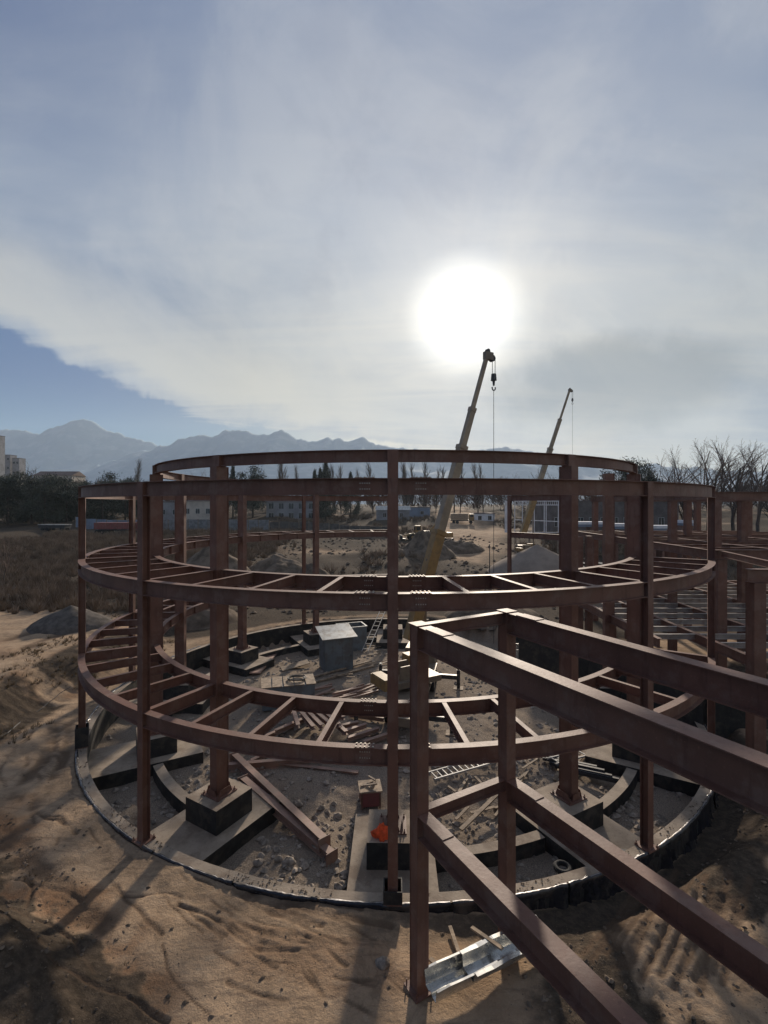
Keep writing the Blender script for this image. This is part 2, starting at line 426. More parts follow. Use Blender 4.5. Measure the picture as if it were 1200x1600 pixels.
def terr(x, y, detail=True):
    dx = x - CX; dy = y - D; rr = np.hypot(dx, dy); th = np.arctan2(dx, -dy)      # th 0 = nearest point, + right
    z = .05 * np.clip(y - 45, 0, 150) + .0 * x
    z = z * ss(y, 40, 75)
    # terrace on the left
    bx = -x - 16.6 - .8 * np.sin(y * .35) - .5 * fbm(x, y, .3, 2, 5)
    bank = ss(bx / 3.4) * ss((y - 16.5) / 6) * 1.55
    z = z + bank * (1 - .6 * ss(y, 45, 80))
    # dark heap of soil, lower left
    s = (x + 4.4) * -.547 + (y - 9.9) * -.837 + .9 * fbm(x, y, .55, 3, 11)
    heap = ss(s / 2.4)
    z = z + heap * (1.25 + .5 * fbm(x, y, .8, 3, 13))
    # general unevenness
    z = z + .35 * fbm(x, y, .12, 3, 21) * ss(rr, 18, 30) + .10 * fbm(x, y, .5, 3, 23)
    far = ss(y, 44, 60)
    z = z + far * (1.3 * fbm(x, y, .06, 4, 31))
    # trench outside the wall
    right = ss(th, -.15, .5)
    dd = (.05 + .70 * right * (1 - ss(th, 1.9, 2.3)))
    z = z - dd * ss(rr, 15.5, 16.0) * (1 - ss(rr, 16.5, 17.9 + .4 * np.sin(th * 9)))
    # pit inside
    pit = 1 - ss(rr, 15.75, 16.05)
    zin = -1.42 + .62 * (1 - ss(rr, 5.5, 12)) + .12 * fbm(x, y, .7, 4, 41)
    zin = zin + .45 * ss(-dx, 1.2, 2.6) * (1 - ss(-dx, 3.6, 5.6)) * ss(-dy, 10.0, 12.5) * .6
    z = z * (1 - pit) + zin * pit
    z = z - .002 * np.clip(np.abs(x) - 60, 0, 1e4) * 0
    if not detail: return z
    # ruts and scrapes
    m = (y < 40)
    idx = np.nonzero(m)
    xs, ys = x[idx], y[idx]
    wob = .16 * fbm(xs, ys, 1.0, 2, 51)
    cut = np.zeros(xs.shape)
    brk = np.clip(.7 + 1.3 * fbm(xs, ys, 1.1, 4, 52, .6), 0, 1.2)
    for pl, wd, dp in TRACKS:
        d = seg_dist(xs + wob, ys + wob, pl)
        tread = 1.0
        cut += (-.55 * dp * (1 - ss(d, wd * .3, wd)) + dp * .14 * (1 - ss(np.abs(d - wd * 1.35), 0, wd * .6))) * brk
    for pl in FANS:
        d = seg_dist(xs + wob, ys + wob, pl)
        cut += -.022 * (1 - ss(d, .02, .07)) + .008 * (1 - ss(np.abs(d - .17), 0, .08))
    # churned ground lower right
    rz = ss(xs, 2.8, 4.6) * (1 - ss(ys, 17, 21))
    rxy = np.hypot(xs - CX, ys - D)
    rz *= ss(rxy, 16.6, 17.4)
    cut += rz * (.04 * (ridg(xs * 1.0 + ys * .25, ys * .55, 2.2, 4, 61) - 1.2) + .10 * fbm(xs, ys, 1.1, 5, 63, .62))
    heap_l = ss(((xs + 4.4) * -.547 + (ys - 9.9) * -.837) / 2.0)
    cut += heap_l * (.08 * (ridg(xs, ys, 1.1, 4, 66) - 1.2))
    bk = ss((-xs - 16.2) / 1.5) * (1 - ss((-xs - 20.5) / 1.5)) * ss((ys - 16.5) / 6)
    cut += bk * .16 * (ridg(xs * .4, ys * 1.6, .7, 4, 68) - 1.2)
    outd = ss(rxy, 16.2, 16.8)
    cut += (.030 * fbm(xs, ys, 2.6, 4, 71)) * (1 - .55 * outd) + .02 * fbm(xs, ys, 3., 3, 72)
    z = z.copy(); z[idx] += cut
    return z
def tz(x, y):
    return float(terr(np.array([float(x)]), np.array([float(y)]), False)[0])
def place(px, py, off=0.0):
    """point of the terrain seen at this pixel"""
    Y = np.arange(8, 420, .1)
    x = (px - HX) / F * Y; z = EYE + (HY - py) / F * Y
    t = terr(x, Y, False)
    k = np.nonzero(z < t)[0]
    k = k[0] if len(k) else -1
    return Vector((x[k], Y[k], t[k] + off))

def axis(lo, hi, step, far_lo, far_hi, ratio):
    c = list(np.arange(lo, hi + 1e-6, step))
    s = step; a = hi
    while a < far_hi: s *= ratio; a += s; c.append(a)
    s = step; a = lo; pre = []
    while a > far_lo: s *= ratio; a -= s; pre.append(a)
    return np.array(pre[::-1] + c)
def densify(c, lo, hi):
    o = []
    for a_, b_ in zip(c[:-1], c[1:]):
        o.append(a_)
        if lo <= a_ <= hi: o.append((a_ + b_) / 2)
    return np.array(o + [c[-1]])
xs_ = densify(axis(-20, 18, .09, -3600, 3600, 1.05), -10.5, 8.5)
ys_ = densify(axis(8.6, 24, .09, -60, 4300, 1.028), 9.3, 16.5)
GX, GY = np.meshgrid(xs_, ys_)
GZ = terr(GX, GY)
nx, ny = len(xs_), len(ys_)
me = bpy.data.meshes.new('ground')
me.vertices.add(nx * ny)
me.vertices.foreach_set('co', np.stack([GX, GY, GZ], -1).astype(np.float32).ravel())
ii = np.arange(nx * ny).reshape(ny, nx)
q = np.stack([ii[:-1, :-1], ii[:-1, 1:], ii[1:, 1:], ii[1:, :-1]], -1).reshape(-1, 4)
me.loops.add(q.size); me.loops.foreach_set('vertex_index', q.ravel().astype(np.int32))
me.polygons.add(len(q)); me.polygons.foreach_set('loop_start', np.arange(0, q.size, 4, dtype=np.int32))
me.update(); me.validate()
me.polygons.foreach_set('use_smooth', np.ones(len(q), bool))
# ground tint masks: soil kinds, plus beam shade painted in at lower right
rr = np.hypot(GX - CX, GY - D); th = np.arctan2(GX - CX, -(GY - D))
s_ = (GX + 4.4) * -.547 + (GY - 9.9) * -.837 + .9 * fbm(GX, GY, .55, 3, 11) + .5 * fbm(GX, GY, 2.2, 3, 12)
darks = ss(s_, -.1, .5)
dr = ss(GX + .9 * fbm(GX, GY, .9, 4, 81), 2.2, 4.2) * (1 - ss(GY, 30, 36)) * ss(rr, 16, 16.4)  # lower right: dark soil, with the frame's cast shade added to the colour
clear = ss(fbm(GX * .8 - GY * .5, GY * .4, .9, 3, 84) + .35 * ss(GX, 4.5, 7.5) * (1 - ss(GY, 11.5, 14.5)), .12, .42)
dr2 = dr * (1 - .9 * clear)
trench = ss(rr, 15.9, 16.2) * (1 - ss(rr, 16.9 + .6 * fbm(GX, GY, .6, 3, 90), 17.9)) * (.45 + .55 * ss(th, -.1, .3))
dark = np.maximum(np.maximum(darks, dr2), trench * .85)
bnk = ss((-GX - 16.2) / 1.2) * (1 - ss((-GX - 19.6) / 1.2)) * ss((GY - 17) / 5) * (1 - ss(GY, 42, 60))
farm = ss(GY + 6 * fbm(GX, GY, .1, 3, 93), 42, 50) * (1 - ss(GY, 900, 1500))
road2 = np.exp(-((GX - 14 - (GY - 60) * .12) / 9) ** 2) * ss(GY, 75, 95)      # worn track in the distance
road3 = ss(-GX + .15 * (GY - 30), 19, 21) * ss(GY, 21, 25) * (1 - ss(GY + .25 * GX + 5 * fbm(GX, GY, .15, 3, 95), 31, 38))
farm = np.maximum(farm, ss(rr, 16.5, 18.5) * ss(GY, 36, 40))
dark = np.maximum(dark, farm * 1.05 * (1 - .9 * road2) * (1 - .9 * road3) * (.85 + .9 * fbm(GX, GY, .07, 4, 94)))
terrace = ss(-GX, 19.5, 21) * ss(GY, 36, 39)
dark = np.maximum(dark, terrace * .95 * (1 - road3))
dark = np.maximum(dark, .75 * bnk * ss(fbm(GX, GY * 1.3, .5, 4, 96), -.3, .1))
dark = np.clip(dark, 0, 1)
grav = 1 - ss(rr, 15.6, 16.1)
orange = ss(s_, -1.3 , -.35) * (1 - ss(s_, .05, .4)) * ss(fbm(GX, GY, .7, 3, 97), -.25, .3)
orange = np.maximum(orange, .7 * bnk * ss(fbm(GX, GY * 1.5, .6, 3, 98), -.2, .3))
orange = np.maximum(orange, .45 * ss(fbm(GX, GY, .35, 3, 99), .1, .45) * (rr > 17))
rut = np.zeros(GX.shape)
mm = np.nonzero((GY < 40) & (GY > 8) & (GX < 20) & (GX > -40))
wob = .16 * fbm(GX[mm], GY[mm], 1.0, 2, 51)
for pl, wd, dp in TRACKS:
    d = seg_dist(GX[mm] + wob, GY[mm] + wob, pl)
    rut[mm] = np.maximum(rut[mm], (1 - ss(d, wd * .35, wd * 1.1)) * np.clip(.7 + 1.5 * fbm(GX[mm], GY[mm], 1.1, 4, 52, .6), 0, 1))
for pl in FANS:
    d = seg_dist(GX[mm] + wob, GY[mm] + wob, pl)
    rut[mm] = np.maximum(rut[mm], .8 * (1 - ss(d, .04, .13)))
ca = me.color_attributes.new('soil', 'FLOAT_COLOR', 'POINT')
ca.data.foreach_set('color', np.stack([dark, grav, orange, rut], -1).astype(np.float32).ravel())
gm = bpy.data.materials.new('ground_soil'); gm.use_nodes = True
nt = gm.node_tree; nt.nodes.clear(); w = NT(nt)
out = w.n('ShaderNodeOutputMaterial'); b = w.n('ShaderNodeBsdfPrincipled'); nt.links.new(b.outputs[0], out.inputs[0])
b.inputs['Roughness'].default_value = .95; b.inputs['Specular IOR Level'].default_value = .03
at = w.n('ShaderNodeAttribute', attribute_name='soil')
sp = w.n('ShaderNodeSeparateColor', i_0=at.outputs['Color'])
pos = w.n('ShaderNodeNewGeometry').outputs['Position']
nA = w.noise(pos, .5, 7, .62); nB = w.noise(pos, 4.5, 7, .7); nC = w.noise(pos, 28, 5, .7)
smap = w.n('ShaderNodeMapping', i_0=pos); smap.inputs['Rotation'].default_value = (0, 0, R(35)); smap.inputs['Scale'].default_value = (.35, 2.4, 1)
nS = w.noise(smap, 1.6, 6, .62, .5)
c = w.mix(w.ss(nA, .35, .68), (.47, .335, .22), (.36, .255, .165))
c = w.mix(w.m('MULTIPLY', w.ss(nS, .52, .66), .6), c, (.20, .142, .10))
c = w.mix(w.m('MULTIPLY', w.ss(nB, .52, .70), .5), c, (.50, .37, .255))
nP = w.noise(pos, 1.1, 9, .72, 1.5)
c = w.mix(w.m('MULTIPLY', w.ss(nP, .50, .60), .45), c, (.21, .155, .105))
c = w.mix(w.m('MULTIPLY', w.ss(nP, .42, .36), .4), c, (.50, .39, .275))
c = w.mix(w.m('MULTIPLY', sp.outputs[2], .75), c, w.mix(w.ss(nB, .35, .65), (.24, .125, .065), (.15, .085, .05)))
drk = w.mix(w.ss(nB, .38, .66), (.064, .050, .038), (.112, .086, .063))
drk = w.mix(w.m('MULTIPLY', w.ss(nC, .58, .72), .6), drk, (.20, .16, .12))
c = w.mix(w.ss(w.m('ADD', sp.outputs[0], w.m('MULTIPLY', w.m('SUBTRACT', nB, .5), .7)), .2, .75), c, drk)
grv = w.mix(w.ss(nC, .40, .62), (.19, .15, .115), (.35, .285, .22))
grv = w.mix(w.m('MULTIPLY', w.ss(nA, .45, .6), .5), grv, (.26, .20, .145))
c = w.mix(sp.outputs[1], c, grv)
c = w.mix(w.m('MULTIPLY', at.outputs['Alpha'], .85), c, (.13, .088, .06))
k = w.m('ADD', .72, w.m('MULTIPLY', nC, .56))
c = w.mix(1.0, c, w.n('ShaderNodeCombineColor', i_0=k, i_1=k, i_2=k).outputs[0], 'MULTIPLY')
w.set(b, 'Base Color', c)
hh = w.m('ADD', w.m('MULTIPLY', nB, .7), w.m('MULTIPLY', nC, .3))
hh = w.m('ADD', hh, w.m('MULTIPLY', w.noise(pos, 11, 6, .7), .8))
bp = w.n('ShaderNodeBump', i_Height=hh, i_Strength=1.0); bp.inputs['Distance'].default_value = .05
nt.links.new(bp.outputs[0], b.inputs['Normal'])
me.materials.append(gm)
ground = bpy.data.objects.new('ground', me); COL.objects.link(ground); tag(ground, kind='structure')

# ------------------------------------------------------------------ mountains
def mountains(name, prof, Y0, depth, seed, hazy_rock):
    us = np.linspace(-500, 1700, 620); vs2 = np.linspace(0, 1, 46)
    pxs = np.array([p[0] for p in prof], float); pys = np.array([p[1] for p in prof], float)
    top = np.interp(us, pxs, pys)
    H = (HY - top) / F * Y0
    H = H + 14 * fbm(us, us * 0, .045, 3, seed) + 20 * (ridg(us, us * 0, .05, 4, seed + 3) - 1.35) + 8
    U, V = np.meshgrid(us, vs2)
    X = (U - HX) / F * Y0
    Yv = Y0 - depth + V * depth
    sp_ = ridg(X, Yv * .8, .0026, 5, seed + 5)
    ramp = V ** 1.15
    Zm = EYE + H[None, :] * ramp * (1 - (1 - ramp) * .45 * (sp_ - .9)) - 12 * (1 - V)
    Xb, Yb, Zb = X[-1:], Yv[-1:] + 260, Zm[-1:] * .2
    X = np.vstack([X, Xb]); Yv = np.vstack([Yv, Yb]); Zm = np.vstack([Zm, Zb])
    n_u, n_v = len(us), len(vs2) + 1
    i2 = np.arange(n_u * n_v).reshape(n_v, n_u)
    q2 = np.stack([i2[:-1, :-1], i2[:-1, 1:], i2[1:, 1:], i2[1:, :-1]], -1).reshape(-1, 4)
    me = bpy.data.meshes.new(name)
    me.from_pydata(np.stack([X, Yv, Zm], -1).reshape(-1, 3).tolist(), [], q2.tolist())
    me.polygons.foreach_set('use_smooth', np.ones(len(q2), bool))
    me.materials.append(hazy_rock)
    o = bpy.data.objects.new(name, me); COL.objects.link(o); tag(o, kind='structure')
M_mount = mat('haze_tinted_mountain_rock', (.17, .235, .30), .95, 0, .2, .006, col2=(.22, .285, .35), dirt=(.36, .41, .46), dscale=.01, damt=.5)  # blue of the distant haze is mixed into the rock colour
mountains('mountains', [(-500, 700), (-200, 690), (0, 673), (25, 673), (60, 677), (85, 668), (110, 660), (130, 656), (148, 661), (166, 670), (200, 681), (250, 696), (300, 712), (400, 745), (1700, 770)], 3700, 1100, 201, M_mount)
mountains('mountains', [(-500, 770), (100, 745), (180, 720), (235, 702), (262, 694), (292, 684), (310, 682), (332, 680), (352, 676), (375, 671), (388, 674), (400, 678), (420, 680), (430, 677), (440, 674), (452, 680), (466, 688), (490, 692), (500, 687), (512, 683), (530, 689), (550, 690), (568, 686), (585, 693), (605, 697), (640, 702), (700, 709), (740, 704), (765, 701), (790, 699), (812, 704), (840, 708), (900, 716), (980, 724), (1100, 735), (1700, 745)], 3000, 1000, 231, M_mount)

# ------------------------------------------------------------------ round steel frame
TH0 = math.degrees(math.atan2(CX, D))
def pos(r, th, z=0.):     # th in degrees from the nearest point, + = left in the picture
    t = R(th + TH0); return Vector((CX - r * math.sin(t), D - r * math.cos(t), z))
def radial(th): t = R(th + TH0); return Vector((-math.sin(t), -math.cos(t), 0))
def tang(th): t = R(th + TH0); return Vector((-math.cos(t), math.sin(t), 0))

FR = empty('round_steel_frame', (CX, D, 0), label='two-ring round frame of rust-red steel columns and curved beams, still open', cat='steel frame')
FR_M = Matrix.Translation((-CX, -D, 0))
def fobj(mb, name, mats=None, parent=FR, **kw):
    mb.v = [(a - CX, b_ - D, c_) for a, b_, c_ in mb.v] if parent is FR or True else mb.v
    return mb.obj(name, mats or M_steel, parent, **kw)

def h_column(mb, p, th, w, d, z0, z1, box=False):
    """column standing at p; w tangential, d radial"""
    ra, tg = radial(th), tang(th)
    M = Matrix((tg, ra, (0, 0, 1))).transposed()
    if box:
        mb.box((p.x, p.y, (z0 + z1) / 2), (w - .05, d - .03, z1 - z0), M)
        for s in (-1, 1):      # flange plates stand slightly proud of the web plates
            mb.box(Vector((p.x, p.y, (z0 + z1) / 2)) + ra * s * (d / 2 - .0), (w, .02, z1 - z0 - .004), M)
    else:
        t = .02
        for s in (-1, 1):
            mb.box(Vector((p.x, p.y, (z0 + z1) / 2)) + ra * s * (d / 2 - t / 2), (w, t, z1 - z0), M)
        mb.box((p.x, p.y, (z0 + z1) / 2), (.014, d - 2 * t - .002, z1 - z0), M)
        for zz in (L1 - .5, L1 - .02, L2 - .5, L2 - .02):     # stiffeners in the web at the beams
            if z0 < zz < z1: mb.box((p.x, p.y, zz), (w - .02, d - 2 * t - .004, .016), M)
    return M
def base_plate(col, p, th, z, size, gus=True, parent_off=None):
    ra, tg = radial(th), tang(th)
    M = Matrix((tg, ra, (0, 0, 1))).transposed()
    mb = MB(); mb.box((p.x, p.y, z + .018), (size, size, .036), M)
    if gus:
        for s in (-1, 1):
            mb.box(Vector((p.x, p.y, z + .036 + .11)) + tg * s * (size * .36), (.02, size * .7, .22), M, tp=.75)
            mb.box(Vector((p.x, p.y, z + .036 + .11)) + ra * s * (size * .38), (size * .5, .02, .22), M, tp=.7)
    for a in (-1, 1):
        for b_ in (-1, 1):
            q = Vector((p.x, p.y, z)) + tg * a * size * .42 + ra * b_ * size * .42
            mb.tube(q + Vector((0, 0, .0)), q + Vector((0, 0, .15)), .018, n=5)
            mb.box(q + Vector((0, 0, .058)), (.06, .06, .04), M)
    fobj(mb, 'base_plate', M_steel, col)

OUT_TH = [0, 30, 60, 90, 120, 150, 180, -30, -60, -120, -141]
IN_TH = [0, 30, 60, 90, 120, 150, 180, -30, -60, -90]
OW, OD = .27, .27
IW, ID = .36, .54
for th in OUT_TH:
    p = pos(RO, th); mb = MB()
    top = L3 if th != -141 else L3
    h_column(mb, p, th, OW, OD, .03, top - .47)
    c = fobj(mb, 'column'); base_plate(c, p, th, 0.0, .5, gus=False)
for th in IN_TH:
    p = pos(RI, th); mb = MB()
    h_column(mb, p, th, IW, ID, .03, L4 - (.42 if th != -90 else 0.), box=True)
    c = fobj(mb, 'column'); base_plate(c, p, th, 0.0, .9)

def arc_beam(r, t0, t1, z, h, w, name='ring_beam', stiff=(), step=2.5):
    n = max(2, int(abs(t1 - t0) / step) + 1)
    pts = [pos(r, t0 + (t1 - t0) * i / n, z) for i in range(n + 1)]
    mb = MB(); mb.sweep(iprof(h, w, .02, .014), pts, (0, 0, 1))
    for s in stiff:
        ra, tg = radial(s), tang(s); M = Matrix((tg, ra, (0, 0, 1))).transposed()
        mb.box(pos(r, s, z - h / 2), (.012, w - .012, h - .044), M)
    return fobj(mb, name, M_steel)
def splice(r, th, z, w, h):
    """bolted joint: plates over and beside the flanges, with bolt heads"""
    ra, tg = radial(th), tang(th); M = Matrix((tg, ra, (0, 0, 1))).transposed()
    c = pos(r, th, z); mb = MB(); mb.box(c + Vector((0, 0, .008)), (.56, w - .01, .014), M)
    for s in (-1, 1): mb.box(c + ra * s * .015 + Vector((0, 0, -h / 2)), (.34, .010, h * .7), M)
    for i in range(5):
        for s in (-1, 1):
            x = -.23 + .46 * i / 4
            mb.box(c + tg * x + ra * s * (w * .33) + Vector((0, 0, .027)), (.04, .04, .026), M, 1)
            for k in range(2):
                mb.box(c + tg * (x * .55) + ra * s * .028 + Vector((0, 0, -h * .3 - k * h * .35)), (.03, .018, .03), M, 1)
    fobj(mb, 'splice_plate', [M_steel, M_bolt])

BH, BW = .47, .26
def ring(r, bays, z, h=BH, w=BW, cw=OD, jo=True, sp=True):
    off = math.degrees((cw / 2 + .004) / r)
    for t0 in bays:
        arc_beam(r, t0 + off, t0 + 30 - off, z, h, w, stiff=[t0 + 7.5, t0 + 15, t0 + 22.5] if jo and r < RO - 1 else ())
        if sp:
            g = math.degrees(.62 / r)
            for t in ([t0 + off + g] if t0 == 0 else [t0 + 30 - off - g] if t0 == -30 else []): splice(r, t, z, w, h)
allL = list(range(-60, 180, 30))
ring(RO, allL, L3, h=.45, cw=OW, jo=False)
ring(RI, allL, L4, h=.40, w=.26, cw=IW, jo=False, sp=False)
for z in (L1, L2):
    ring(RO, allL, z, cw=OW); ring(RI, allL, z, cw=IW)
# heads of the columns close the rings at the corners
for th in OUT_TH:
    mb = MB(); ra, tg = radial(th), tang(th); M = Matrix((tg, ra, (0, 0, 1))).transposed()
    mb.box(pos(RO, th, L3 - .234), (OW + .004, OD, .47), M); fobj(mb, 'column_head')
for th in IN_TH[:-1]:
    mb = MB(); ra, tg = radial(th), tang(th); M = Matrix((tg, ra, (0, 0, 1))).transposed()
    mb.box(pos(RI, th, L4 - .21), (IW + .004, IW * .9, .42), M); fobj(mb, 'column_head')
# the lone piece of outer ring at the back right
for z, h in ((L3, .45), (L2, BH)):
    arc_beam(RO, -140.4, -120.5, z, h, BW)
# radial beams and joists between the rings
for z in (L1, L2):
    t = -60.
    while t <= 180.01:
        main = abs((t / 30) - round(t / 30)) < 1e-6
        r0 = RI + (ID / 2 + .012 if main else .016); r1 = RO - (OD / 2 + .006 if main else .016)
        mb = MB(); mb.sweep(iprof(.44 if main else .33, .20 if main else .15, .014, .01), [pos(r0, t, z - .006), pos(r1, t, z - .006)], (0, 0, 1))
        fobj(mb, 'radial_beam' if main else 'joist')
        t += 7.5
# stair opening trimmer on the first level, left
for a, b_ in ((82.8, 89.7), (90.3, 97.2), (97.8, 104.7)):
    arc_beam((RO + RI) / 2, a, b_, L1 - .01, .33, .2, name='trimmer_beam')

# ------------------------------------------------------------------ round foundation
FD = empty('round_foundation', (CX, D, 0), label='round concrete strip foundation with black coated sides under the steel frame', cat='foundation')
def coat(mb):      # concrete on upward faces, bitumen on the cast sides
    for i, f in enumerate(mb.f):
        a, b_, c_ = (Vector(mb.v[f[k]]) for k in (0, 1, 2))
        n = (b_ - a).cross(c_ - a).normalized()
        mb.mi[i] = 0 if abs(n.z) > .6 else 1
def fd(mb, name, mats=(M_conc, M_bit), **kw):
    coat(mb); mb.v = [(a - CX, b_ - D, c_) for a, b_, c_ in mb.v]
    return mb.obj(name, list(mats), FD, **kw)
WI, WO = RO - .20, RO + .17
n = 24
for t0 in range(0, 360, 24):
    if -180 <= -999: pass
    tc_ = ((t0 + 12 + 180) % 360) - 180
    if -168 < tc_ < -150: continue        # gap for the crane to drive in
    pts = [pos((WI + WO) / 2, t0 + 24 * i / 12, 0.0) for i in range(13)]
    mb = MB(); mb.sweep([(-.185, -1.8), (.185, -1.8), (.185, -.001), (-.185, -.001)], pts, (0, 0, 1)); fd(mb, 'ring_wall')
for th in list(range(-90, 181, 30)) + [-120]:
    ra, tg = radial(th), tang(th); M = Matrix((tg, ra, (0, 0, 1))).transposed()
    r0, r1 = RI - 1.9, WI - .01
    mb = MB(); mb.box(pos((r0 + r1) / 2, th, -.86 - .45), (2.75, r1 - r0, .9), M); fd(mb, 'foundation_strip')
    if th != -120:
        mb = MB(); mb.box(pos(RI, th, -.433), (1.66, 1.66, .85), M, tp=.995); fd(mb, 'pedestal')
for t0 in list(range(-90, 180, 30)):
    if t0 == 0: continue        # buried under rubble
    g = math.degrees(1.42 / RI)
    pts = [pos(RI + .1, t0 + g + (30 - 2 * g) * i / 8, -.90) for i in range(9)]
    mb = MB(); mb.sweep(rprof(.42, .75), pts, (0, 0, 1)); fd(mb, 'grade_beam')
# black casings round the feet of two outer columns
for th, hh_ in ((60, .85), (0, .34)):
    ra, tg = radial(th), tang(th); M = Matrix((tg, ra, (0, 0, 1))).transposed(); mb = MB()
    for s in (-1, 1):
        mb.box(pos(RO, th, hh_ / 2 + .04) + tg * s * .24, (.03, .51, hh_), M, 1); mb.box(pos(RO, th, hh_ / 2 + .04) + ra * s * .24, (.45, .03, hh_ - .002), M, 1)
    mb.v = [(a - CX, b_ - D, c_) for a, b_, c_ in mb.v]; mb.obj('column_casing', [M_conc, M_bit], FD)
# loose waterproofing membrane dressed over the outer edge, crumpled
rm = random.Random(5)
def membrane(t0, t1):
    N = int((t1 - t0) / .3); mbx = MB(); rows = []; ph = rm.uniform(0, 9)
    for i in range(N + 1):
        t = t0 + (t1 - t0) * i / N
        right_ = float(ss(np.array(-t), -8., 28.)) if -115 < t < 60 else 0.
        e = fbm(np.array([t * 1.0]), np.array([ph]), .9, 4, 3)[0]; e2 = fbm(np.array([t * 1.0]), np.array([ph + 5]), 2.2, 3, 4)[0]
        bot = -.38 - .55 * right_
        slump = .10 * e2 + .04 * math.sin(t * 1.1 + ph)
        pr = [(WO - .05 - .07 * e2, .006), (WO - .02 - .03 * e2, .026 + .03 * e), (WO + .03 + .03 * e, .04 + .04 * e2), (WO + .065 + .04 * e, .01 + .03 * e),
              (WO + .06 + .05 * e, -.10), (WO + .05 + slump, bot * .4), (WO + .09 + slump * 1.3, bot * .75), (WO + .22 + slump * 2, bot), (WO + .36 + slump * 2, bot - .3)]
        rows.append([pos(r_, t, z_) for r_, z_ in pr])
    n_ = len(rows[0]); vs_ = [p for row in rows for p in row]; f1 = []; f2 = []
    for i in range(N):
        for k in range(n_ - 1):
            q_ = (i * n_ + k, i * n_ + k + 1, (i + 1) * n_ + k + 1, (i + 1) * n_ + k)
            (f1 if k == 1 else f2).append(q_)
    mbx.add(vs_, f2, 0, True)
    for q_ in f1: mbx.f.append(q_); mbx.mi.append(1); mbx.sm.append(True)
    mbx.v = [(a - CX, b_ - D, c_) for a, b_, c_ in mbx.v]
    mbx.obj('membrane', [M_memb, M_foil], FD)
a = -100.
while a < 115:
    L_ = rm.uniform(9, 16); membrane(a, min(a + L_ - .25, 118)); a += L_

# orange cloth on the pedestal
def blob(name, c, sz, m, seed, n=(14, 9), amp=.35, parent=None, **kw):
    rg = random.Random(seed); mb = MB(); ph = [rg.uniform(0, 6.28) for _ in range(8)]
    nu, nv = n; vs_ = []
    for j in range(nv + 1):
        v = math.pi * j / nv
        for i in range(nu):
            u = 2 * math.pi * i / nu
            k = 1 + amp * .5 * math.sin(3 * u + ph[0] + 2 * v) + amp * .35 * math.sin(5 * u + ph[1] - 3 * v) + amp * .25 * math.sin(7 * v + ph[2] + u)
            vs_.append((sz[0] * k * math.sin(v) * math.cos(u), sz[1] * k * math.sin(v) * math.sin(u), max(-sz[2] * .6, sz[2] * k * math.cos(v))))
    fs = [(j * nu + i, (j + 1) * nu + i, (j + 1) * nu + (i + 1) % nu, j * nu + (i + 1) % nu) for j in range(nv) for i in range(nu)]
    mb.add(vs_, fs, 0, True)
    o = mb.obj(name, m, parent, **kw); o.location = c; return o
blob('cloth_bundle', pos(RI + .55, 2.0, .1) + Vector((.12, 0, 0)), (.27, .22, .22), M_orange, 3, amp=.5, label='crumpled bright orange cloth on the pedestal of the nearest inner column', cat='cloth bundle')
blob('cloth_bundle', pos(RI - .3, -31.5, .07), (.20, .16, .14), M_orange, 9, amp=.5, label='small orange cloth beside the base of the right front inner column', cat='cloth bundle')
# ------------------------------------------------------------------ rectangular frame in front
def col_box(mb, x, y, z0, z1, w, ang):
    M = Matrix.Rotation(ang, 3, 'Z')
    mb.box((x, y, (z0 + z1) / 2), (w - .03, w - .02, z1 - z0), M)
    for s in (-1, 1): mb.box(Vector((x, y, (z0 + z1) / 2)) + M @ Vector((0, s * (w / 2 - .008), 0)), (w, .018, z1 - z0 - .004), M)
def ibeam(p0, p1, h, w, name, parent, m=M_steel, tf=.018, tw=.012, **kw):
    mb = MB(); mb.sweep(iprof(h, w, tf, tw), [p0, p1], (0, 0, 1))
    if parent is not None:
        o_ = parent.location; mb.v = [(a - o_.x, b_ - o_.y, c_ - o_.z) for a, b_, c_ in mb.v]
    return mb.obj(name, m, parent, **kw)
FA1, FA2 = 8.05, 3.95
c1 = Vector((.776, 10.56, 0)); c2 = Vector((3.04, 11.85, 0))
dv = Vector((.495, -.869, 0)); ev = (c2 - c1).normalized(); fang = math.atan2(ev.y, ev.x)
FF = empty('rectangular_steel_frame', c1, label='narrow two-level frame of heavy red beams running out of the picture at lower right', cat='steel frame')
def fpart(mb, name, m=M_steel, par=FF, root=FF):
    o_ = root.location; mb.v = [(a - o_.x, b_ - o_.y, c_ - o_.z) for a, b_, c_ in mb.v]
    return mb.obj(name, m, par)
TL = 13.0
for c_, zb in ((c1, 0.02), (c2, -.3), (c1 + dv * TL, 0), (c2 + dv * TL, 0)):
    mb = MB(); col_box(mb, c_.x, c_.y, zb, FA1 - .008, .30, fang); col = fpart(mb, 'column', [M_steel])
    mb = MB(); M = Matrix.Rotation(fang, 3, 'Z')
    mb.box((c_.x, c_.y, FA1 + .002), (.36, .36, .018), M)
    fpart(mb, 'cap_plate', M_steel, col)
    mb = MB(); mb.box((c_.x, c_.y, zb + .0), (.5, .5, .03), M)
    for a in (-1, 1):
        for b_ in (-1, 1):
            q_ = Vector((c_.x, c_.y, zb)) + M @ Vector((a * .2, b_ * .2, 0)); mb.tube(q_, q_ + Vector((0, 0, .13)), .017, n=5)
    fpart(mb, 'base_plate', M_steel, col)
    if c_ in (c1, c2):      # bolt heads in the near face
        for kk_, zz in enumerate((FA1 - .62, FA1 - .72, FA1 - .82, FA1 - .92, FA1 - 1.02)):
            for s in (0, 1):
                mb = MB()
                mb.box(c_ + ev * (.02 + s * .06) + dv * .152 + Vector((0, 0, zz)), (.028, .02, .028), M); fpart(mb, 'bolt', M_steel, col, FF)
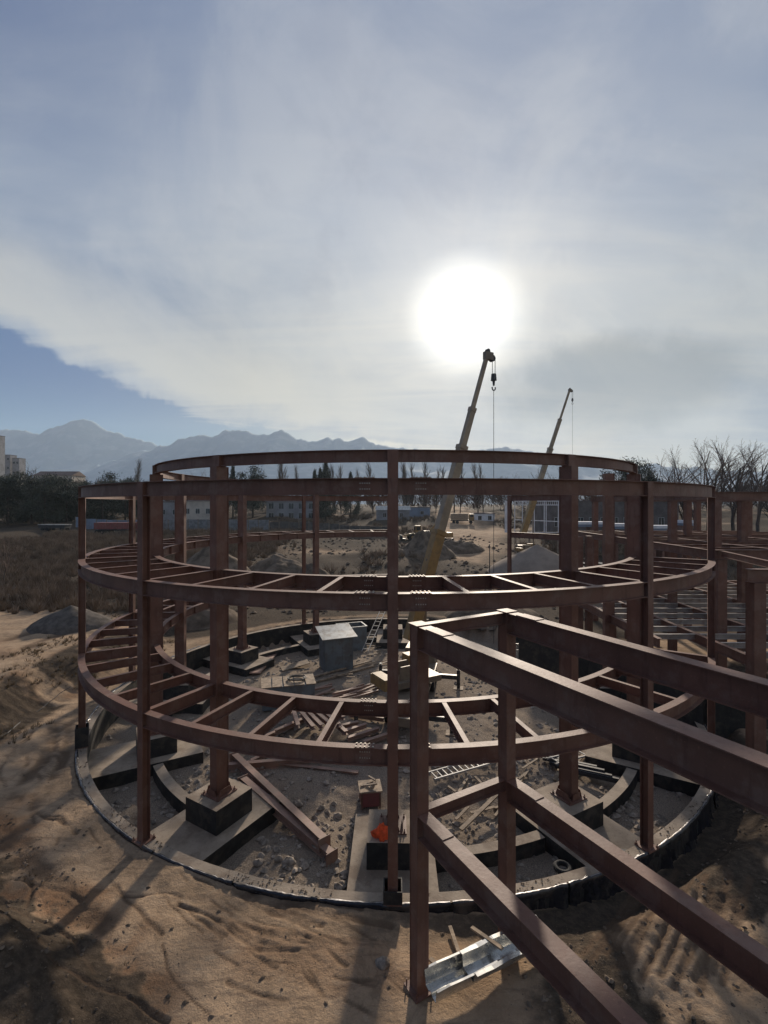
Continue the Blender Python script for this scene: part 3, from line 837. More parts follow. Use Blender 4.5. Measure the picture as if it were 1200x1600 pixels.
for z in (FA1, FA2):
    zz = Vector((0, 0, z - (.012 if z == FA1 else 0)))
    for c_ in (c1, c2):
        ibeam(c_ + dv * .165 + zz, c_ + dv * (TL - .165) + zz, .50, .30, 'long_beam', FF)
        for t_ in (.75,):
            mb = MB(); M = Matrix.Rotation(math.atan2(dv.y, dv.x), 3, 'Z')
            p_ = c_ + dv * t_ + zz
            mb.box(p_ + Vector((0, 0, .009)), (.6, .28, .014), M); fpart(mb, 'splice_plate', M_steel)
    ibeam(c1 + ev * .155 + zz, c2 - ev * .155 + zz, .27, .20, 'cross_beam', FF)
    ibeam(c1 + dv * 6.6 + ev * .155 + zz, c2 + dv * 6.6 - ev * .155 + zz, .42, .22, 'cross_beam', FF)

# ------------------------------------------------------------------ frame of the wing on the right
WG = empty('building_steel_frame', (19.4, 28, 0), label='rust-red steel frame of the long wing rising behind the ring at the right edge', cat='steel frame')
def wcol(x, y, z1, w=.42, z0=-.3):
    mb = MB(); col_box(mb, x, y, z0, z1, w, 0); fpart(mb, 'column', M_steel, WG, WG)
GXs = (19.4, 24.1, 28.8, 33.5); GYs = (28, 32.2, 38, 44)
for x in GXs:
    for y in GYs: wcol(x, y, L3 - .505)
for y in GYs:
    ibeam((GXs[0] - .4, y, L3), (GXs[-1] + .4, y, L3), .5, .26, 'roof_beam', WG)
for x in GXs:
    for a, b_ in zip(GYs[:-1], GYs[1:]): ibeam((x, a + .14, L3 - .01), (x, b_ - .14, L3 - .01), .42, .22, 'roof_beam', WG)
wcol(17.6, 25.1, L2 - .505, .46); wcol(13.9, 17.9, L2 - .525, .44, -.6); wcol(22.6, 25.1, L2 - .505, .46); wcol(19.3, 18.0, L2 - .525, .44)
ibeam((17.3, 25.1, L2), (30, 25.1, L2), .5, .28, 'floor_beam', WG)
ibeam((13.6, 17.9, L2 - .02), (24, 17.9, L2 - .02), .5, .28, 'floor_beam', WG)
ibeam((15.9, 18.05, L2 - .03), (17.6, 24.95, L2 - .03), .3, .18, 'floor_beam', WG)
for x in (17.2, 20.9, 26.6):
    ibeam((x, 25.25, L2 - .02), (x, 45, L2 - .02), .46, .24, 'floor_beam', WG)
y = 26.9
while y < 44.5:
    for xa, xb in ((17.33, 20.77), (21.03, 26.47), (26.73, 33.8)):
        ibeam((xa, y, L2 - .03), (xb, y, L2 - .03), .3, .16, 'joist', WG)
    y += 1.85
mains = (13.49, 15.9, 19.6, 24.0, 28.8)
for x, ya, yb in ((13.49, 23.4, 28.5), (13.49, 29.1, 41), (15.9, 19.9, 41), (19.65, 18.3, 41), (24.35, 18.3, 41), (29.1, 18.3, 41)):
    ibeam((x, ya, L1 - .02), (x, yb, L1 - .02), .46, .24, 'floor_beam', WG)
y = 19.8
while y < 40.6:
    for xa, xb in ((13.62, 15.77), (16.03, 19.52), (19.78, 24.22), (24.48, 28.97), (29.23, 34)):
        if xa < 14 and y < 24: continue
        ibeam((xa, y, L1 - .03), (xb, y, L1 - .03), .26, .15, 'joist', WG, M_joist)
    y += 1.5
ibeam((13.2, 41.1, L1 - .02), (34, 41.1, L1 - .02), .46, .24, 'floor_beam', WG)
# stub columns and short pieces standing behind the ring
for px_, Y_, zt in ((905, 34, 8.35), (920, 34.2, 8.4), (957, 36, 8.5), (1000, 36, 8.5)):
    p_ = Pt(px_, 800, Y_); wcol(p_.x, p_.y, zt, .40)

BWL = empty('basement_wall', (15.6, 23, 0), label='black bitumen coated basement wall of the wing behind the right columns', cat='wall')
for a, b_ in (((9.4, 33.2), (13.1, 30.6)), ((13.1, 30.3), (15.6, 23.2)), ((15.75, 23.0), (30, 23.0))):
    mb = MB(); mb.sweep([(-.2, -2.2), (.2, -2.2), (.2, 0), (-.2, 0)], [(a[0], a[1], 1.55), (b_[0], b_[1], 1.55)], (0, 0, 1)); coat(mb)
    fpart(mb, 'wall', [M_conc, M_bit], BWL, BWL)

# ------------------------------------------------------------------ cranes
def rotm(d, up=(0, 0, 1)):
    d = Vector(d).normalized(); s = d.cross(Vector(up)).normalized(); u = s.cross(d)
    return Matrix((s, d, u)).transposed()
def crane(name, base, yaw, tip, label, scale=1.0, outr=True, joint=.55, hookdrop=.8, yfrac=.28, w0=.95, w1=.42, pivot=None, cable=True):
    root = empty(name, base, 0, label=label, cat='crane')
    B = Vector(base); Rz = Matrix.Rotation(yaw, 3, 'Z')
    def W(x, y, z): return Rz @ Vector((x, y, z)) * 1.0       # local, y = forward
    S = scale
    def part(mb, nm, m, par=root):
        return mb.obj(nm, m, par)
    mb = MB(); mb.box(W(0, 0, 1.05 * S), (1.25 * S, 11 * S, .5 * S), Rz); mb.box(W(0, 0, 1.36 * S), (2.5 * S, 8.6 * S, .12 * S), Rz)
    part(mb, 'chassis', [M_grey])
    # carrier cab at the front
    mb = MB(); mb.box(W(-.1 * S, 5.0 * S, 1.75 * S), (2.4 * S, 1.9 * S, 1.5 * S), Rz, 0, .93); cb = part(mb, 'driver_cab', [M_grey])
    mb = MB(); mb.box(W(-.1 * S, 5.97 * S, 2.05 * S), (1.9 * S, .05, .65 * S), Rz); 
    for s in (-1, 1): mb.box(W((-.1 + s * 1.18) * S, 5.05 * S, 2.05 * S), (.05, 1.2 * S, .6 * S), Rz)
    part(mb, 'window', [M_glass], cb)
    for yy in (3.6, 2.2, -1.9, -3.3):
        for s in (-1, 1):
            mb = MB(); ax = W(s * 1.08 * S, yy * S, .55 * S); d_ = W(.17 * S, 0, 0)
            mb.tube(ax - d_, ax + d_, .54 * S, n=18); wh = part(mb, 'wheel', [M_tyre])
            mb = MB(); mb.tube(ax - d_ * 1.05, ax + d_ * 1.05, .26 * S, n=12); part(mb, 'rim', [M_grey], wh)
    if outr:
        for yy in (2.9, -4.2):
            for s in (-1, 1):
                mb = MB(); mb.box(W(s * 1.85 * S, yy * S, .92 * S), (2.3 * S, .26 * S, .30 * S), Rz); og = part(mb, 'outrigger', [M_dark])
                mb = MB(); q_ = W(s * 2.95 * S, yy * S, 0)
                mb.tube(q_ + Vector((0, 0, .12)), q_ + Vector((0, 0, 1.45 * S)), .13 * S, n=10); part(mb, 'jack', [M_dark], og)
                mb = MB(); mb.box(q_ + Vector((0, 0, .06)), (.7 * S, .7 * S, .12), Rz); part(mb, 'foot_pad', [M_wood], og)
                mb = MB(); mb.tube(q_ + Vector((0, 0, 1.45 * S)), q_ + Vector((0, 0, 1.56 * S)), .10 * S, n=10); part(mb, 'jack_cap', [M_galv], og)
    # upper works, turned towards the boom
    T = Vector(tip) - B
    pv = Vector(pivot) - B if pivot else W(0, -1.2 * S, 2.6 * S)
    hd = Vector((T.x - pv.x, T.y - pv.y, 0)); hd.normalize(); Rb = rotm(hd)
    ctr = W(0, -.6 * S, 0)
    mb = MB(); mb.tube(ctr + Vector((0, 0, 1.4 * S)), ctr + Vector((0, 0, 1.68 * S)), .75 * S, n=20); part(mb, 'turntable', [M_dark])
    mb = MB(); mb.box(ctr + Vector((0, 0, 1.9 * S)), (1.9 * S, 3.6 * S, .4 * S), Rb)
    for s in (-1, 1): mb.box(ctr + Rb @ Vector((s * .55 * S, -.6 * S, 2.45 * S)), (.10, 1.6 * S, 1.1 * S), Rb, 0, .8)
    part(mb, 'superstructure', [M_grey])
    mb = MB(); mb.box(ctr + Rb @ Vector((0, -2.3 * S, 2.1 * S)), (1.9 * S, .8 * S, .62 * S), Rb); mb.box(ctr + Rb @ Vector((0, -2.3 * S, 2.43 * S)), (1.7 * S, .7 * S, .06), Rb)
    part(mb, 'counterweight', [M_yel])
    mb = MB(); mb.box(ctr + Rb @ Vector((-1.15 * S, .9 * S, 2.5 * S)), (.85 * S, 1.5 * S, 1.35 * S), Rb, 0, .92); oc = part(mb, 'operator_cab', [M_yel])
    mb = MB(); mb.box(ctr + Rb @ Vector((-1.15 * S, 1.66 * S, 2.62 * S)), (.7 * S, .04, .9 * S), Rb); mb.box(ctr + Rb @ Vector((-1.60 * S, .95 * S, 2.7 * S)), (.04, 1.1 * S, .7 * S), Rb); part(mb, 'window', [M_glass], oc)
    # telescopic boom
    d = (T - pv); Ld = d.length; d.normalize(); Mb = rotm(d, hd if abs(d.z) > .9 else (0, 0, 1))
    secs = [(0, yfrac, w0, M_yel), (yfrac, joint, w0 * .80, M_boom), (joint, .8, w0 * .56, M_boom), (.8, 1.0, w1 * .85, M_boom)]
    for k, (a, b_, wd, mm_) in enumerate(secs):
        mb = MB(); wd *= S
        pr = [(-wd * .36, -wd * .5), (wd * .36, -wd * .5), (wd * .36, wd * .38), (wd * .24, wd * .5), (-wd * .24, wd * .5), (-wd * .36, wd * .38)]
        s0 = a if k == 0 else a - .02
        upv = Mb.col[2]
        mb.sweep(pr, [pv + d * Ld * s0, pv + d * Ld * b_], upv)
        if k < 3:     # collar at the end of each section
            pr2 = [(x * 1.18, y * 1.10) for x, y in pr]
            mb.sweep(pr2, [pv + d * (Ld * b_ - .28 * S), pv + d * (Ld * b_ + .02)], upv)
        part(mb, 'boom_section', [mm_])
    mb = MB(); mb.tube(ctr + Rb @ Vector((0, .9 * S, 2.0 * S)), pv + d * Ld * .26 - Vector(Mb.col[2]) * .4 * S, .14 * S, .10 * S, n=8); part(mb, 'lift_cylinder', [M_grey])
    # head with sheaves
    hp = pv + d * Ld; mb = MB(); rt = hd
    mb.box(hp + Vector((0, 0, .0)) + rt * .1, (.34 * S, .75 * S, .55 * S), rotm(rt)); part(mb, 'boom_head', [M_grey])
    side = Vector((-hd.y, hd.x, 0)); mb = MB(); q_ = hp + rt * .48 * S + Vector((0, 0, -.1)); mb.tube(q_ - side * .12, q_ + side * .12, .24 * S, n=14)
    q2 = hp + rt * .05 + Vector((0, 0, .36 * S)); mb.tube(q2 - side * .1, q2 + side * .1, .16 * S, n=12); part(mb, 'sheave', [M_dark])
    hk = q_ + rt * .18 * S - Vector((0, 0, hookdrop))
    mb = MB()
    for s in (-1, 1): mb.tube(q_ + rt * .18 * S + side * s * .12 + Vector((0, 0, -.1)), hk + side * s * .12 + Vector((0, 0, .2)), .022, n=4)
    part(mb, 'hoist_rope', [M_dark])
    mb = MB(); mb.box(hk, (.34 * S, .28 * S, .52 * S), Rb, 0, .8); mb.tube(hk - Vector((0, 0, .3 * S)), hk - Vector((0, 0, .62 * S)), .10 * S, .07 * S, n=8)
    prev = None
    for i in range(9):
        a_ = -.6 + i * .52; p_ = hk + Vector((math.cos(a_) * .16 * hd.x * S + 0, math.cos(a_) * .16 * hd.y * S, -.80 * S - math.sin(a_) * .16 * S))
        if prev is not None: mb.tube(prev, p_, .05 * S, n=5)
        prev = p_
    part(mb, 'hook_block', [M_dark])
    if cable is not None:
        mb = MB(); mb.tube(hk - Vector((0, 0, .9 * S)), Vector((hk.x, hk.y, cable - B.z)), .018, n=4); part(mb, 'hanging_line', [M_dark])
    return root
cb0 = Vector((1.7, 27.9, 0)); cb0.z = tz(1.7, 27.9)
crane('truck_crane', cb0, R(-12), Pt(761, 556, 29.5), 'yellow truck crane on outriggers inside the ring, its boom reaching towards the sun', pivot=Pt(641, 1000, 26.6), joint=.66, yfrac=.36, w0=.86, w1=.36, hookdrop=1.15, cable=2.0, scale=.84)
g = Vector((0, 72, 0)); p2 = Pt(826, 850, 79); p2.z = tz(p2.x, p2.y)
crane('truck_crane', p2, R(0), Pt(890, 610, 79), 'smaller distant truck crane with a thin boom beyond the sand heap', pivot=Pt(815, 840, 77), joint=.6, yfrac=.36, w0=1.25, w1=.46, hookdrop=1.4, outr=False, cable=4.0, scale=.8)

# ------------------------------------------------------------------ things lying inside the ring
def lying_beam(a, b_, h, w, label, group=None, m=M_steel_d, roll=0., name='steel_beam', plates=False):
    a = Vector(a); b_ = Vector(b_); c_ = (a + b_) / 2
    up = Vector((math.sin(roll) * -(b_ - a).normalized().y, math.sin(roll) * (b_ - a).normalized().x, math.cos(roll)))
    mb = MB(); mb.sweep(iprof(h, w, .02, .014), [a - c_, b_ - c_], up)
    root_mats = [m]
    if plates:
        d_ = (b_ - a).normalized(); M = rotm(d_)
        for t_ in (a - c_, b_ - c_): mb.box(t_ + Vector((0, 0, -h / 2)), (w * 1.7, .025, h * 1.25), M)
    o = mb.obj(name, root_mats, None, label=label, cat='steel beam', group=group); o.location = c_
    return o
a = place(366, 1192, .42); b_ = place(507, 1337, .52)
lying_beam(a, b_, .34, .28, 'longer of two rusty beams lying on rubble below the left inner pedestal', 'pair of beams lying on the rubble', plates=True)
sh = Vector((-.42, -.25, -.06))
a2 = a.lerp(b_, .28) + sh; b2 = b_ + Vector((.30, -.42, -.18))
lying_beam(a2, b2, .32, .28, 'shorter rusty beam lying close beside the longer one on the rubble', 'pair of beams lying on the rubble', plates=True)
lying_beam(place(352, 1206, .34), place(618, 1186, .4), .34, .24, 'long dark beam laid across the pit just beyond the rubble', None)
# stack of beams in the shade
rg = random.Random(12)
base = place(500, 1150)
stk = [((412, 1168), (497, 1118), .3), ((430, 1164), (496, 1128), .5), ((420, 1150), (480, 1120), .7),
       ((458, 1136), (466, 1166), .95), ((470, 1140), (490, 1168), .95), ((478, 1137), (503, 1166), .95), ((489, 1136), (520, 1164), .95), ((500, 1134), (530, 1163), .95),
       ((503, 1132), (541, 1168), .75), ((510, 1130), (537, 1152), 1.0),
       ((528, 1150), (560, 1141), .45), ((535, 1158), (572, 1144), .4), ((543, 1164), (592, 1148), .35), ((568, 1168), (606, 1156), .3)]
wherek = ['lowest long beam at the left of the shaded stack', 'second long beam at the left of the shaded stack', 'top slanting beam at the left of the shaded stack',
          'short steep beam, leftmost of those lying across the stack', 'second of the steep beams across the stack from the left', 'third of the steep beams across the stack from the left',
          'fourth of the steep beams across the stack from the left', 'fifth of the steep beams across the stack from the left', 'long steep beam along the right side of the shaded stack',
          'short steep beam lying highest on the shaded stack', 'farthest pale-topped beam to the right of the stack', 'second pale-topped beam to the right of the stack', 'third pale-topped beam to the right of the stack', 'nearest beam at the right of the stack beside the ring column']
for (a, b_, up_), lb in zip(stk, wherek):
    pa = place(*a, up_); pb = place(*b_, up_)
    zz = max(pa.z, pb.z); pa.z = pb.z = zz
    lying_beam(pa, pb, .20, .20, lb, 'stack of steel beams inside the ring')

extra = [((385, 1176), (520, 1170), .22, 'dark beam lying level in front of the shaded stack'), ((440, 1110), (405, 1150), .2, 'rusty beam lying along the left end of the shaded stack'),
         ((392, 1200), (430, 1180), .3, 'short rusty offcut of beam beside the left inner pedestal'), ((545, 1122), (600, 1130), .3, 'rusty beam end lying behind the shaded stack near the column'),
         ((508, 1105), (590, 1112), .2, 'dull beam lying flat beyond the shaded stack'), ((428, 1196), (560, 1210), .12, 'thin pale pipe lying on the gravel before the long dark beam')]
for a, b_, up_, lb in extra:
    lying_beam(place(*a, up_), place(*b_, up_), .2, .2, lb, None)
# sheet metal shed with its tilted lid and open box behind
def Lbox(name, mats, parent, c, sz, rz=0, tp=1.0, mi=0):
    mb = MB(); mb.box(c, sz, Matrix.Rotation(rz, 3, 'Z'), mi, tp); return mb.obj(name, mats, parent)
p = place(523, 1050); p.z = tz(p.x, p.y)
sd_ = empty('site_shed', p + Vector((0, .9, 0)), R(22), label='small grey sheet-metal site shed with a pale sloping lid roof', cat='shed')
SH = 2.25
mb = MB(); mb.box((0, 0, SH / 2), (2.0, 1.6, SH))
for i in range(9):
    mb.box((-.95 + i * .2375, -.81, SH / 2), (.03, .02, SH - .05))
for i in range(7): mb.box((-1.01, -.72 + i * .24, SH / 2), (.02, .03, SH - .05))
mb.obj('wall', [M_greyp], sd_)
mb = MB(); mb.sweep([(-1.25, 0), (1.25, 0), (1.25, .05), (-1.25, .05)], [(0, -1.05, SH + .02), (0, 0, SH + .22), (0, 1.0, SH + .46)], (0, 0, 1)); mb.obj('roof', [M_roofm], sd_)
mb = MB(); mb.box((.82, -.83, 1.0), (.05, .04, .14)); mb.obj('handle', [M_dark], sd_)
mb = MB(); mb.sweep([(-.8, 0), (.8, 0), (.8, .01), (-.8, .01)], [(0, .79, SH + .02), (0, .805, SH + .40)], (0, 1, 0)); mb.obj('gable', [M_greyp], sd_)
p = place(548, 1018); bx_ = empty('open_bin', p + Vector((0, .7, 0)), R(20), label='open-topped grey metal bin standing behind the small shed', cat='bin')
for c_, sz in (((0, -.75, .95), (2.2, .06, 1.9)), ((0, .75, .95), (2.2, .06, 1.9)), ((-1.07, 0, .95), (.06, 1.44, 1.9)), ((1.07, 0, .95), (.06, 1.44, 1.9))):
    Lbox('side_panel', [M_greyp], bx_, c_, sz)
mb = MB()
for c_, sz in (((0, -.75, 1.94), (2.3, .12, .07)), ((0, .75, 1.94), (2.3, .12, .07)), ((-1.09, 0, 1.94), (.12, 1.37, .068)), ((1.09, 0, 1.94), (.12, 1.37, .068))): mb.box(c_, sz)
mb.obj('rim', [M_roofm], bx_)
# ribbed box with plank lid and coil of hose
p = place(447, 1106); rb = empty('ribbed_crate', p + Vector((0, .6, 0)), R(14), label='grey ribbed metal crate with a lid of boards under a coil of hose', cat='crate')
Lbox('body', [M_greyp], rb, (0, 0, .62), (2.9, 1.5, 1.24))
for i in range(8): Lbox('rib', [M_greyp], rb, (-1.36 + i * .389, -.775, .62), (.06, .05, 1.2))
for i in range(5): Lbox('lid_board', [M_wood], rb, (-1.24 + i * .62, 0, 1.275 + .006 * (i % 2)), (.55, 1.62, .05), R((-1) ** i * .8))
ch = empty('hose_coil', rb.location + Vector((.45, .15, 1.32)), 0, label='coil of black hose lying on the boards of the grey ribbed crate', cat='hose')
mb = MB(); prev = None
for i in range(150):
    t = i / 149 * 2 * math.pi * 5; r_ = .42 + .05 * math.sin(t * 1.3) + .02 * (i / 30)
    q_ = Vector((r_ * math.cos(t), r_ * .8 * math.sin(t), .03 + .02 * (i / 30) + .015 * math.sin(3 * t)))
    if prev is not None: mb.tube(prev, q_, .022, n=5, cap=False)
    prev = q_
mb.obj('hose', [M_dark], ch)
# square box table with oddments, near the middle
p = place(578, 1256); tb = empty('site_table', p, R(8), label='small red-sided box table with oddments on top, in the middle of the rubble', cat='table')
for s in (-1, 1):
    for t_ in (-1, 1): Lbox('leg', [M_steel], tb, (s * .36, t_ * .33, .33), (.07, .07, .66))
mb = MB(); mb.box((0, -.33, .36), (.65, .02, .56)); mb.box((0, .33, .36), (.65, .02, .56)); mb.box((-.36, 0, .36), (.02, .59, .56)); mb.box((.36, 0, .36), (.02, .59, .56)); mb.obj('side_panel', [M_red], tb)
mb = MB(); mb.box((0, 0, .685), (.9, .84, .05)); mb.obj('tabletop', [M_wood], tb)
tools = empty('tool_pile', tb.location + Vector((0, 0, .71)), R(8), label='pale tools and offcuts piled on the little red-sided table', cat='tools')
for k, (x_, y_, a_, l_) in enumerate(((-.1, .1, .5, .6), (.12, -.05, 1.1, .5), (0, -.15, .1, .55), (.1, .2, 2.2, .4))):
    Lbox('bar', [M_conc], tools, (x_, y_, .03 + .05 * k), (l_, .07, .05), a_)
# ladder-like grid lying on the ground
def ladder(a, b_, wd, n_, label, m=M_alu, name='ladder', cat='ladder', r=.03):
    a = Vector(a); b_ = Vector(b_); c_ = (a + b_) / 2; d_ = (b_ - a); L_ = d_.length; d_.normalize(); s_v = Vector((-d_.y, d_.x, 0)).normalized()
    rt = empty(name, c_, 0, label=label, cat=cat)
    for s in (-1, 1):
        mb = MB(); mb.bar(a - c_ + s_v * s * wd / 2, b_ - c_ + s_v * s * wd / 2, .05, .07); mb.obj('rail', [m], rt)
    for i in range(n_):
        q_ = a - c_ + d_ * L_ * (i + .5) / n_
        mb = MB(); mb.bar(q_ - s_v * (wd / 2 - .03), q_ + s_v * (wd / 2 - .03), .04, .04); mb.obj('rung', [m], rt)
    return rt
ladder(place(674, 1222, .25), place(778, 1192, .25), .55, 13, 'pale metal ladder lying on the ground behind the front corner column')
ladder(place(862, 1206, .45), place(915, 1192, .45), .5, 5, 'short metal grille lying beyond the right front pedestal', name='metal_grille', cat='grille')
# galvanised mesh crates
def cage(px_, py_, sx, sy, h, rz, label):
    p = place(px_, py_); rt = empty('wire_cage', p + Vector((0, sy / 2, 0)), rz, label=label, cat='cage', group='galvanised cages by the basement wall')
    mb = MB()
    for z_ in (.04, h):
        for s in (-1, 1):
            mb.box((0, s * sy / 2, z_), (sx + .05, .05, .05)); mb.box((s * sx / 2, 0, z_ + .001), (.05, sy - .05, .05))
    for s in (-1, 1):
        for t_ in (-1, 1): mb.box((s * sx / 2, t_ * sy / 2, h / 2), (.052, .052, h - .06))
    mb.obj('cage_frame', [M_galv], rt)
    k = int(sx / .13)
    for i in range(1, k):
        for s in (-1, 1):
            mb = MB(); mb.box((-sx / 2 + sx * i / k, s * sy / 2, h / 2), (.02, .02, h - .05)); mb.obj('wire', [M_galv], rt)
    k = int(sy / .16)
    for i in range(1, k):
        for s in (-1, 1):
            mb = MB(); mb.box((s * sx / 2, -sy / 2 + sy * i / k, h / 2), (.02, .02, h - .05)); mb.obj('wire', [M_galv], rt)
    return rt
cage(852, 1052, 2.1, 1.6, 1.15, R(12), 'nearer galvanised wire cage between the front corner columns')
cage(822, 1042, 1.7, 1.6, 1.2, R(-22), 'farther galvanised wire cage, partly behind the nearer one')
# tyre and short beam on the right strip
p = pos(RI + 1.75, -21.5, -.86); ty = empty('rubber_tyre', p, 0, label='black rubber tyre lying on the concrete strip at the right', cat='tyre')
mb = MB(); N = 20
for i in range(N):
    a0, a1 = 2 * math.pi * i / N, 2 * math.pi * (i + 1) / N
    mb.tube((.22 * math.cos(a0), .22 * math.sin(a0), .08), (.22 * math.cos(a1), .22 * math.sin(a1), .08), .08, n=7, cap=False)
mb.obj('tread', [M_tyre], ty)
q0 = pos(RI + 1.2, -25.5, -.70); q1 = pos(RI + 2.6, -32.5, -.70)
lying_beam(q0, q1, .16, .18, 'short dark beam lying on the concrete strip near the tyre', None, M_dark)

# timber
def plank(a, b_, w_, t_, label, group=None, m=M_wood, name='plank', cat='plank', off=0.0):
    a = Vector(a) + Vector((0, 0, off)); b_ = Vector(b_) + Vector((0, 0, off)); c_ = (a + b_) / 2
    mb = MB(); mb.bar(a - c_, b_ - c_, w_, t_)
    o = mb.obj(name, [m], None, label=label, cat=cat, group=group); o.location = c_; return o
plank(place(703, 1460, .15), place(722, 1517, .10), .09, .05, 'grey plank leaning beyond the galvanised channels')
plank(place(672, 1508, .10), place(699, 1532, .10), .10, .05, 'short pale plank beside the foot of the front column')
plank(place(668, 1520, .06), place(684, 1546, .08), .10, .05, 'split board end lying at the foot of the front column')
plank(place(737, 1493, .64), place(785, 1530, .64), .09, .04, 'pale batten laid across the galvanised channels')
plank(place(720, 1310, .3), place(778, 1262, .5), .16, .06, 'plank propped up in the pit beside the second column')
plank(place(700, 1238, .2), place(712, 1246, .2), .1, .06, 'short block of wood left of the second column in the pit')
plank(place(742, 1222, .2), place(758, 1238, .2), .1, .06, 'second short block of wood nearer the second column')
plank(place(460, 1078, .12), place(585, 1043, .12), .14, .08, 'long timber pointing from the crate to the crane, nearer one', 'timbers by the crane')
plank(place(458, 1070, .15), place(580, 1036, .15), .14, .08, 'long timber pointing from the crate to the crane, farther one', 'timbers by the crane')
ORDW = ['leftmost', 'second', 'third', 'fourth', 'fifth', 'sixth', 'seventh', 'eighth', 'ninth', 'tenth', 'eleventh', 'twelfth', 'thirteenth', 'fourteenth', 'fifteenth', 'sixteenth', 'seventeenth', 'eighteenth', 'nineteenth', 'twentieth', 'twenty-first', 'twenty-second', 'twenty-third', 'twenty-fourth', 'twenty-fifth', 'twenty-sixth']
def relabel(group):
    m_ = [o for o in COL.objects if o.get('group') == group]
    m_.sort(key=lambda o: o.location.x / max(.1, o.location.y))
    for o, w_ in zip(m_, ORDW): o['label'] = o['label'] + (', ' + w_ + ' of them' if w_ == 'leftmost' else ', ' + w_ + ' from the left')
rg = random.Random(8)
lbl = 'weathered offcut lying loose beside the crane'
for i in range(26):
    px_ = rg.uniform(500, 600); py_ = rg.uniform(985, 1098)
    if 486 < px_ < 566 and py_ < 1052: px_ = rg.uniform(566, 604)
    p = place(px_, py_, .08 + rg.uniform(0, .1)); an = rg.uniform(-.5, .8); l_ = rg.uniform(.6, 2.0)
    plank(p, p + Vector((l_ * math.cos(an), l_ * math.sin(an), rg.uniform(-.03, .12))), rg.uniform(.08, .16), .04, lbl, 'offcuts scattered beside the crane')
lbl = 'splintered board end in the pit by the second column'
for i in range(22):
    px_ = rg.uniform(700, 900); py_ = rg.uniform(1195, 1300)
    p = place(px_, py_, .06 + rg.uniform(0, .1)); an = rg.uniform(.2, 1.2); l_ = rg.uniform(.4, 1.5)
    plank(p, p + Vector((l_ * math.cos(an), l_ * math.sin(an), rg.uniform(-.03, .1))), rg.uniform(.08, .14), .04, lbl, 'board ends scattered in the pit')
lbl = 'thin rusty steel section lying beyond the plank crate'
for i in range(14):
    px_ = rg.uniform(470, 575); py_ = rg.uniform(1082, 1100); p = place(px_, py_, .1 + .05 * (i % 3)); an = rg.uniform(.3, .9)
    ln = rg.uniform(1.5, 2.6); v_ = Vector((ln * math.cos(an), ln * math.sin(an), 0))
    plank(p, p + v_, .12, .1, lbl, 'thin sections lying behind the crate', M_steel_d, 'steel_section', 'steel section')
lbl = 'bar in the bundle beyond the right front pedestal'
for i in range(9):
    a = place(838 + i * 5, 1188 + i * 3.2, .25 + .04 * (i % 2)); plank(a, a + Vector((2.2, -1.0, 0)), .12, .12, lbl, 'bundle of bars by the right pedestal', M_dark, 'steel_bar', 'steel bar')
for i in range(4):
    a = place(690 + i * 7, 990 - i * .4, .15); b_ = place(703 + i * 7, 976 - i * .4, .15)
    lying_beam(a, b_, .2, .2, 'pale-topped beam in the row of four beyond the corner column', 'four beams behind the corner column')
for g_ in ('offcuts scattered beside the crane', 'board ends scattered in the pit', 'thin sections lying behind the crate', 'bundle of bars by the right pedestal', 'four beams behind the corner column'): relabel(g_)
_g0 = place(398, 1056, .18); _g1 = place(428, 1022, .18)
plank(_g0, _g1, .75, .10, 'rusty steel plate lying between the ribbed crate and the rear pedestal', None, M_steel_d, 'steel_plate', 'steel plate')
plank(place(440, 1048, .1), place(482, 1040, .3), .9, .05, 'square sheet of plywood lying beyond the hose coil', name='plywood_sheet', cat='plywood')
ladder(place(570, 1022, .2), place(600, 978, 1.6), .5, 10, 'galvanised stair stringer leaning beside the rear foundation wall', name='metal_stair', cat='stair')

lead = MB(); prev = None
for i in range(15):
    q_ = place(-6 + 9 * i, 1158 - 6.4 * i + 1.5 * math.sin(i), .025)
    if prev is not None: lead.tube(prev, q_, .018, n=5, cap=False)
    prev = q_
lead.obj('cable', [M_dark], None, label='thin dark cable lying down the bank towards the ring at the left edge', cat='cable')
# galvanised channels at the bottom
pa = place(673, 1578, .26); pb = place(845, 1492, .26)
pb.z = pa.z = max(pa.z, pb.z)
for k, (oa, ob, lb) in enumerate(((Vector((0, 0, 0)), Vector((0, 0, 0)), 'longer galvanised steel channel lying by the front column, with a batten across'), (Vector((.85, .30, .035)), Vector((.10, -.02, .035)), 'shorter galvanised steel channel nested in the right end of the longer one'))):
    a = pa + oa; b_ = pb + ob; c_ = (a + b_) / 2
    tk = .012
    pr = [(-.30, .30), (-.25, .30), (-.20, .0), (-.06, .0), (-.03, .05), (.03, .05), (.06, .0), (.20, .0), (.25, .30), (.30, .30)] if k == 0 else [(-.33, .315), (-.235, .315), (-.185, .075), (.185, .075), (.235, .315), (.33, .315)]
    pr2 = pr + [(x, y - tk) for x, y in pr[::-1]]
    mb = MB(); m_ = 10; mb.sweep(pr2, [(a - c_).lerp(b_ - c_, i / m_) + Vector((0, 0, .012 * math.sin(i * 1.7 + k))) for i in range(m_ + 1)], (0, 0, 1))
    o = mb.obj('galvanised_channel', [M_galv], None, label=lb, cat='channel', group='galvanised channels by the front column'); o.location = c_
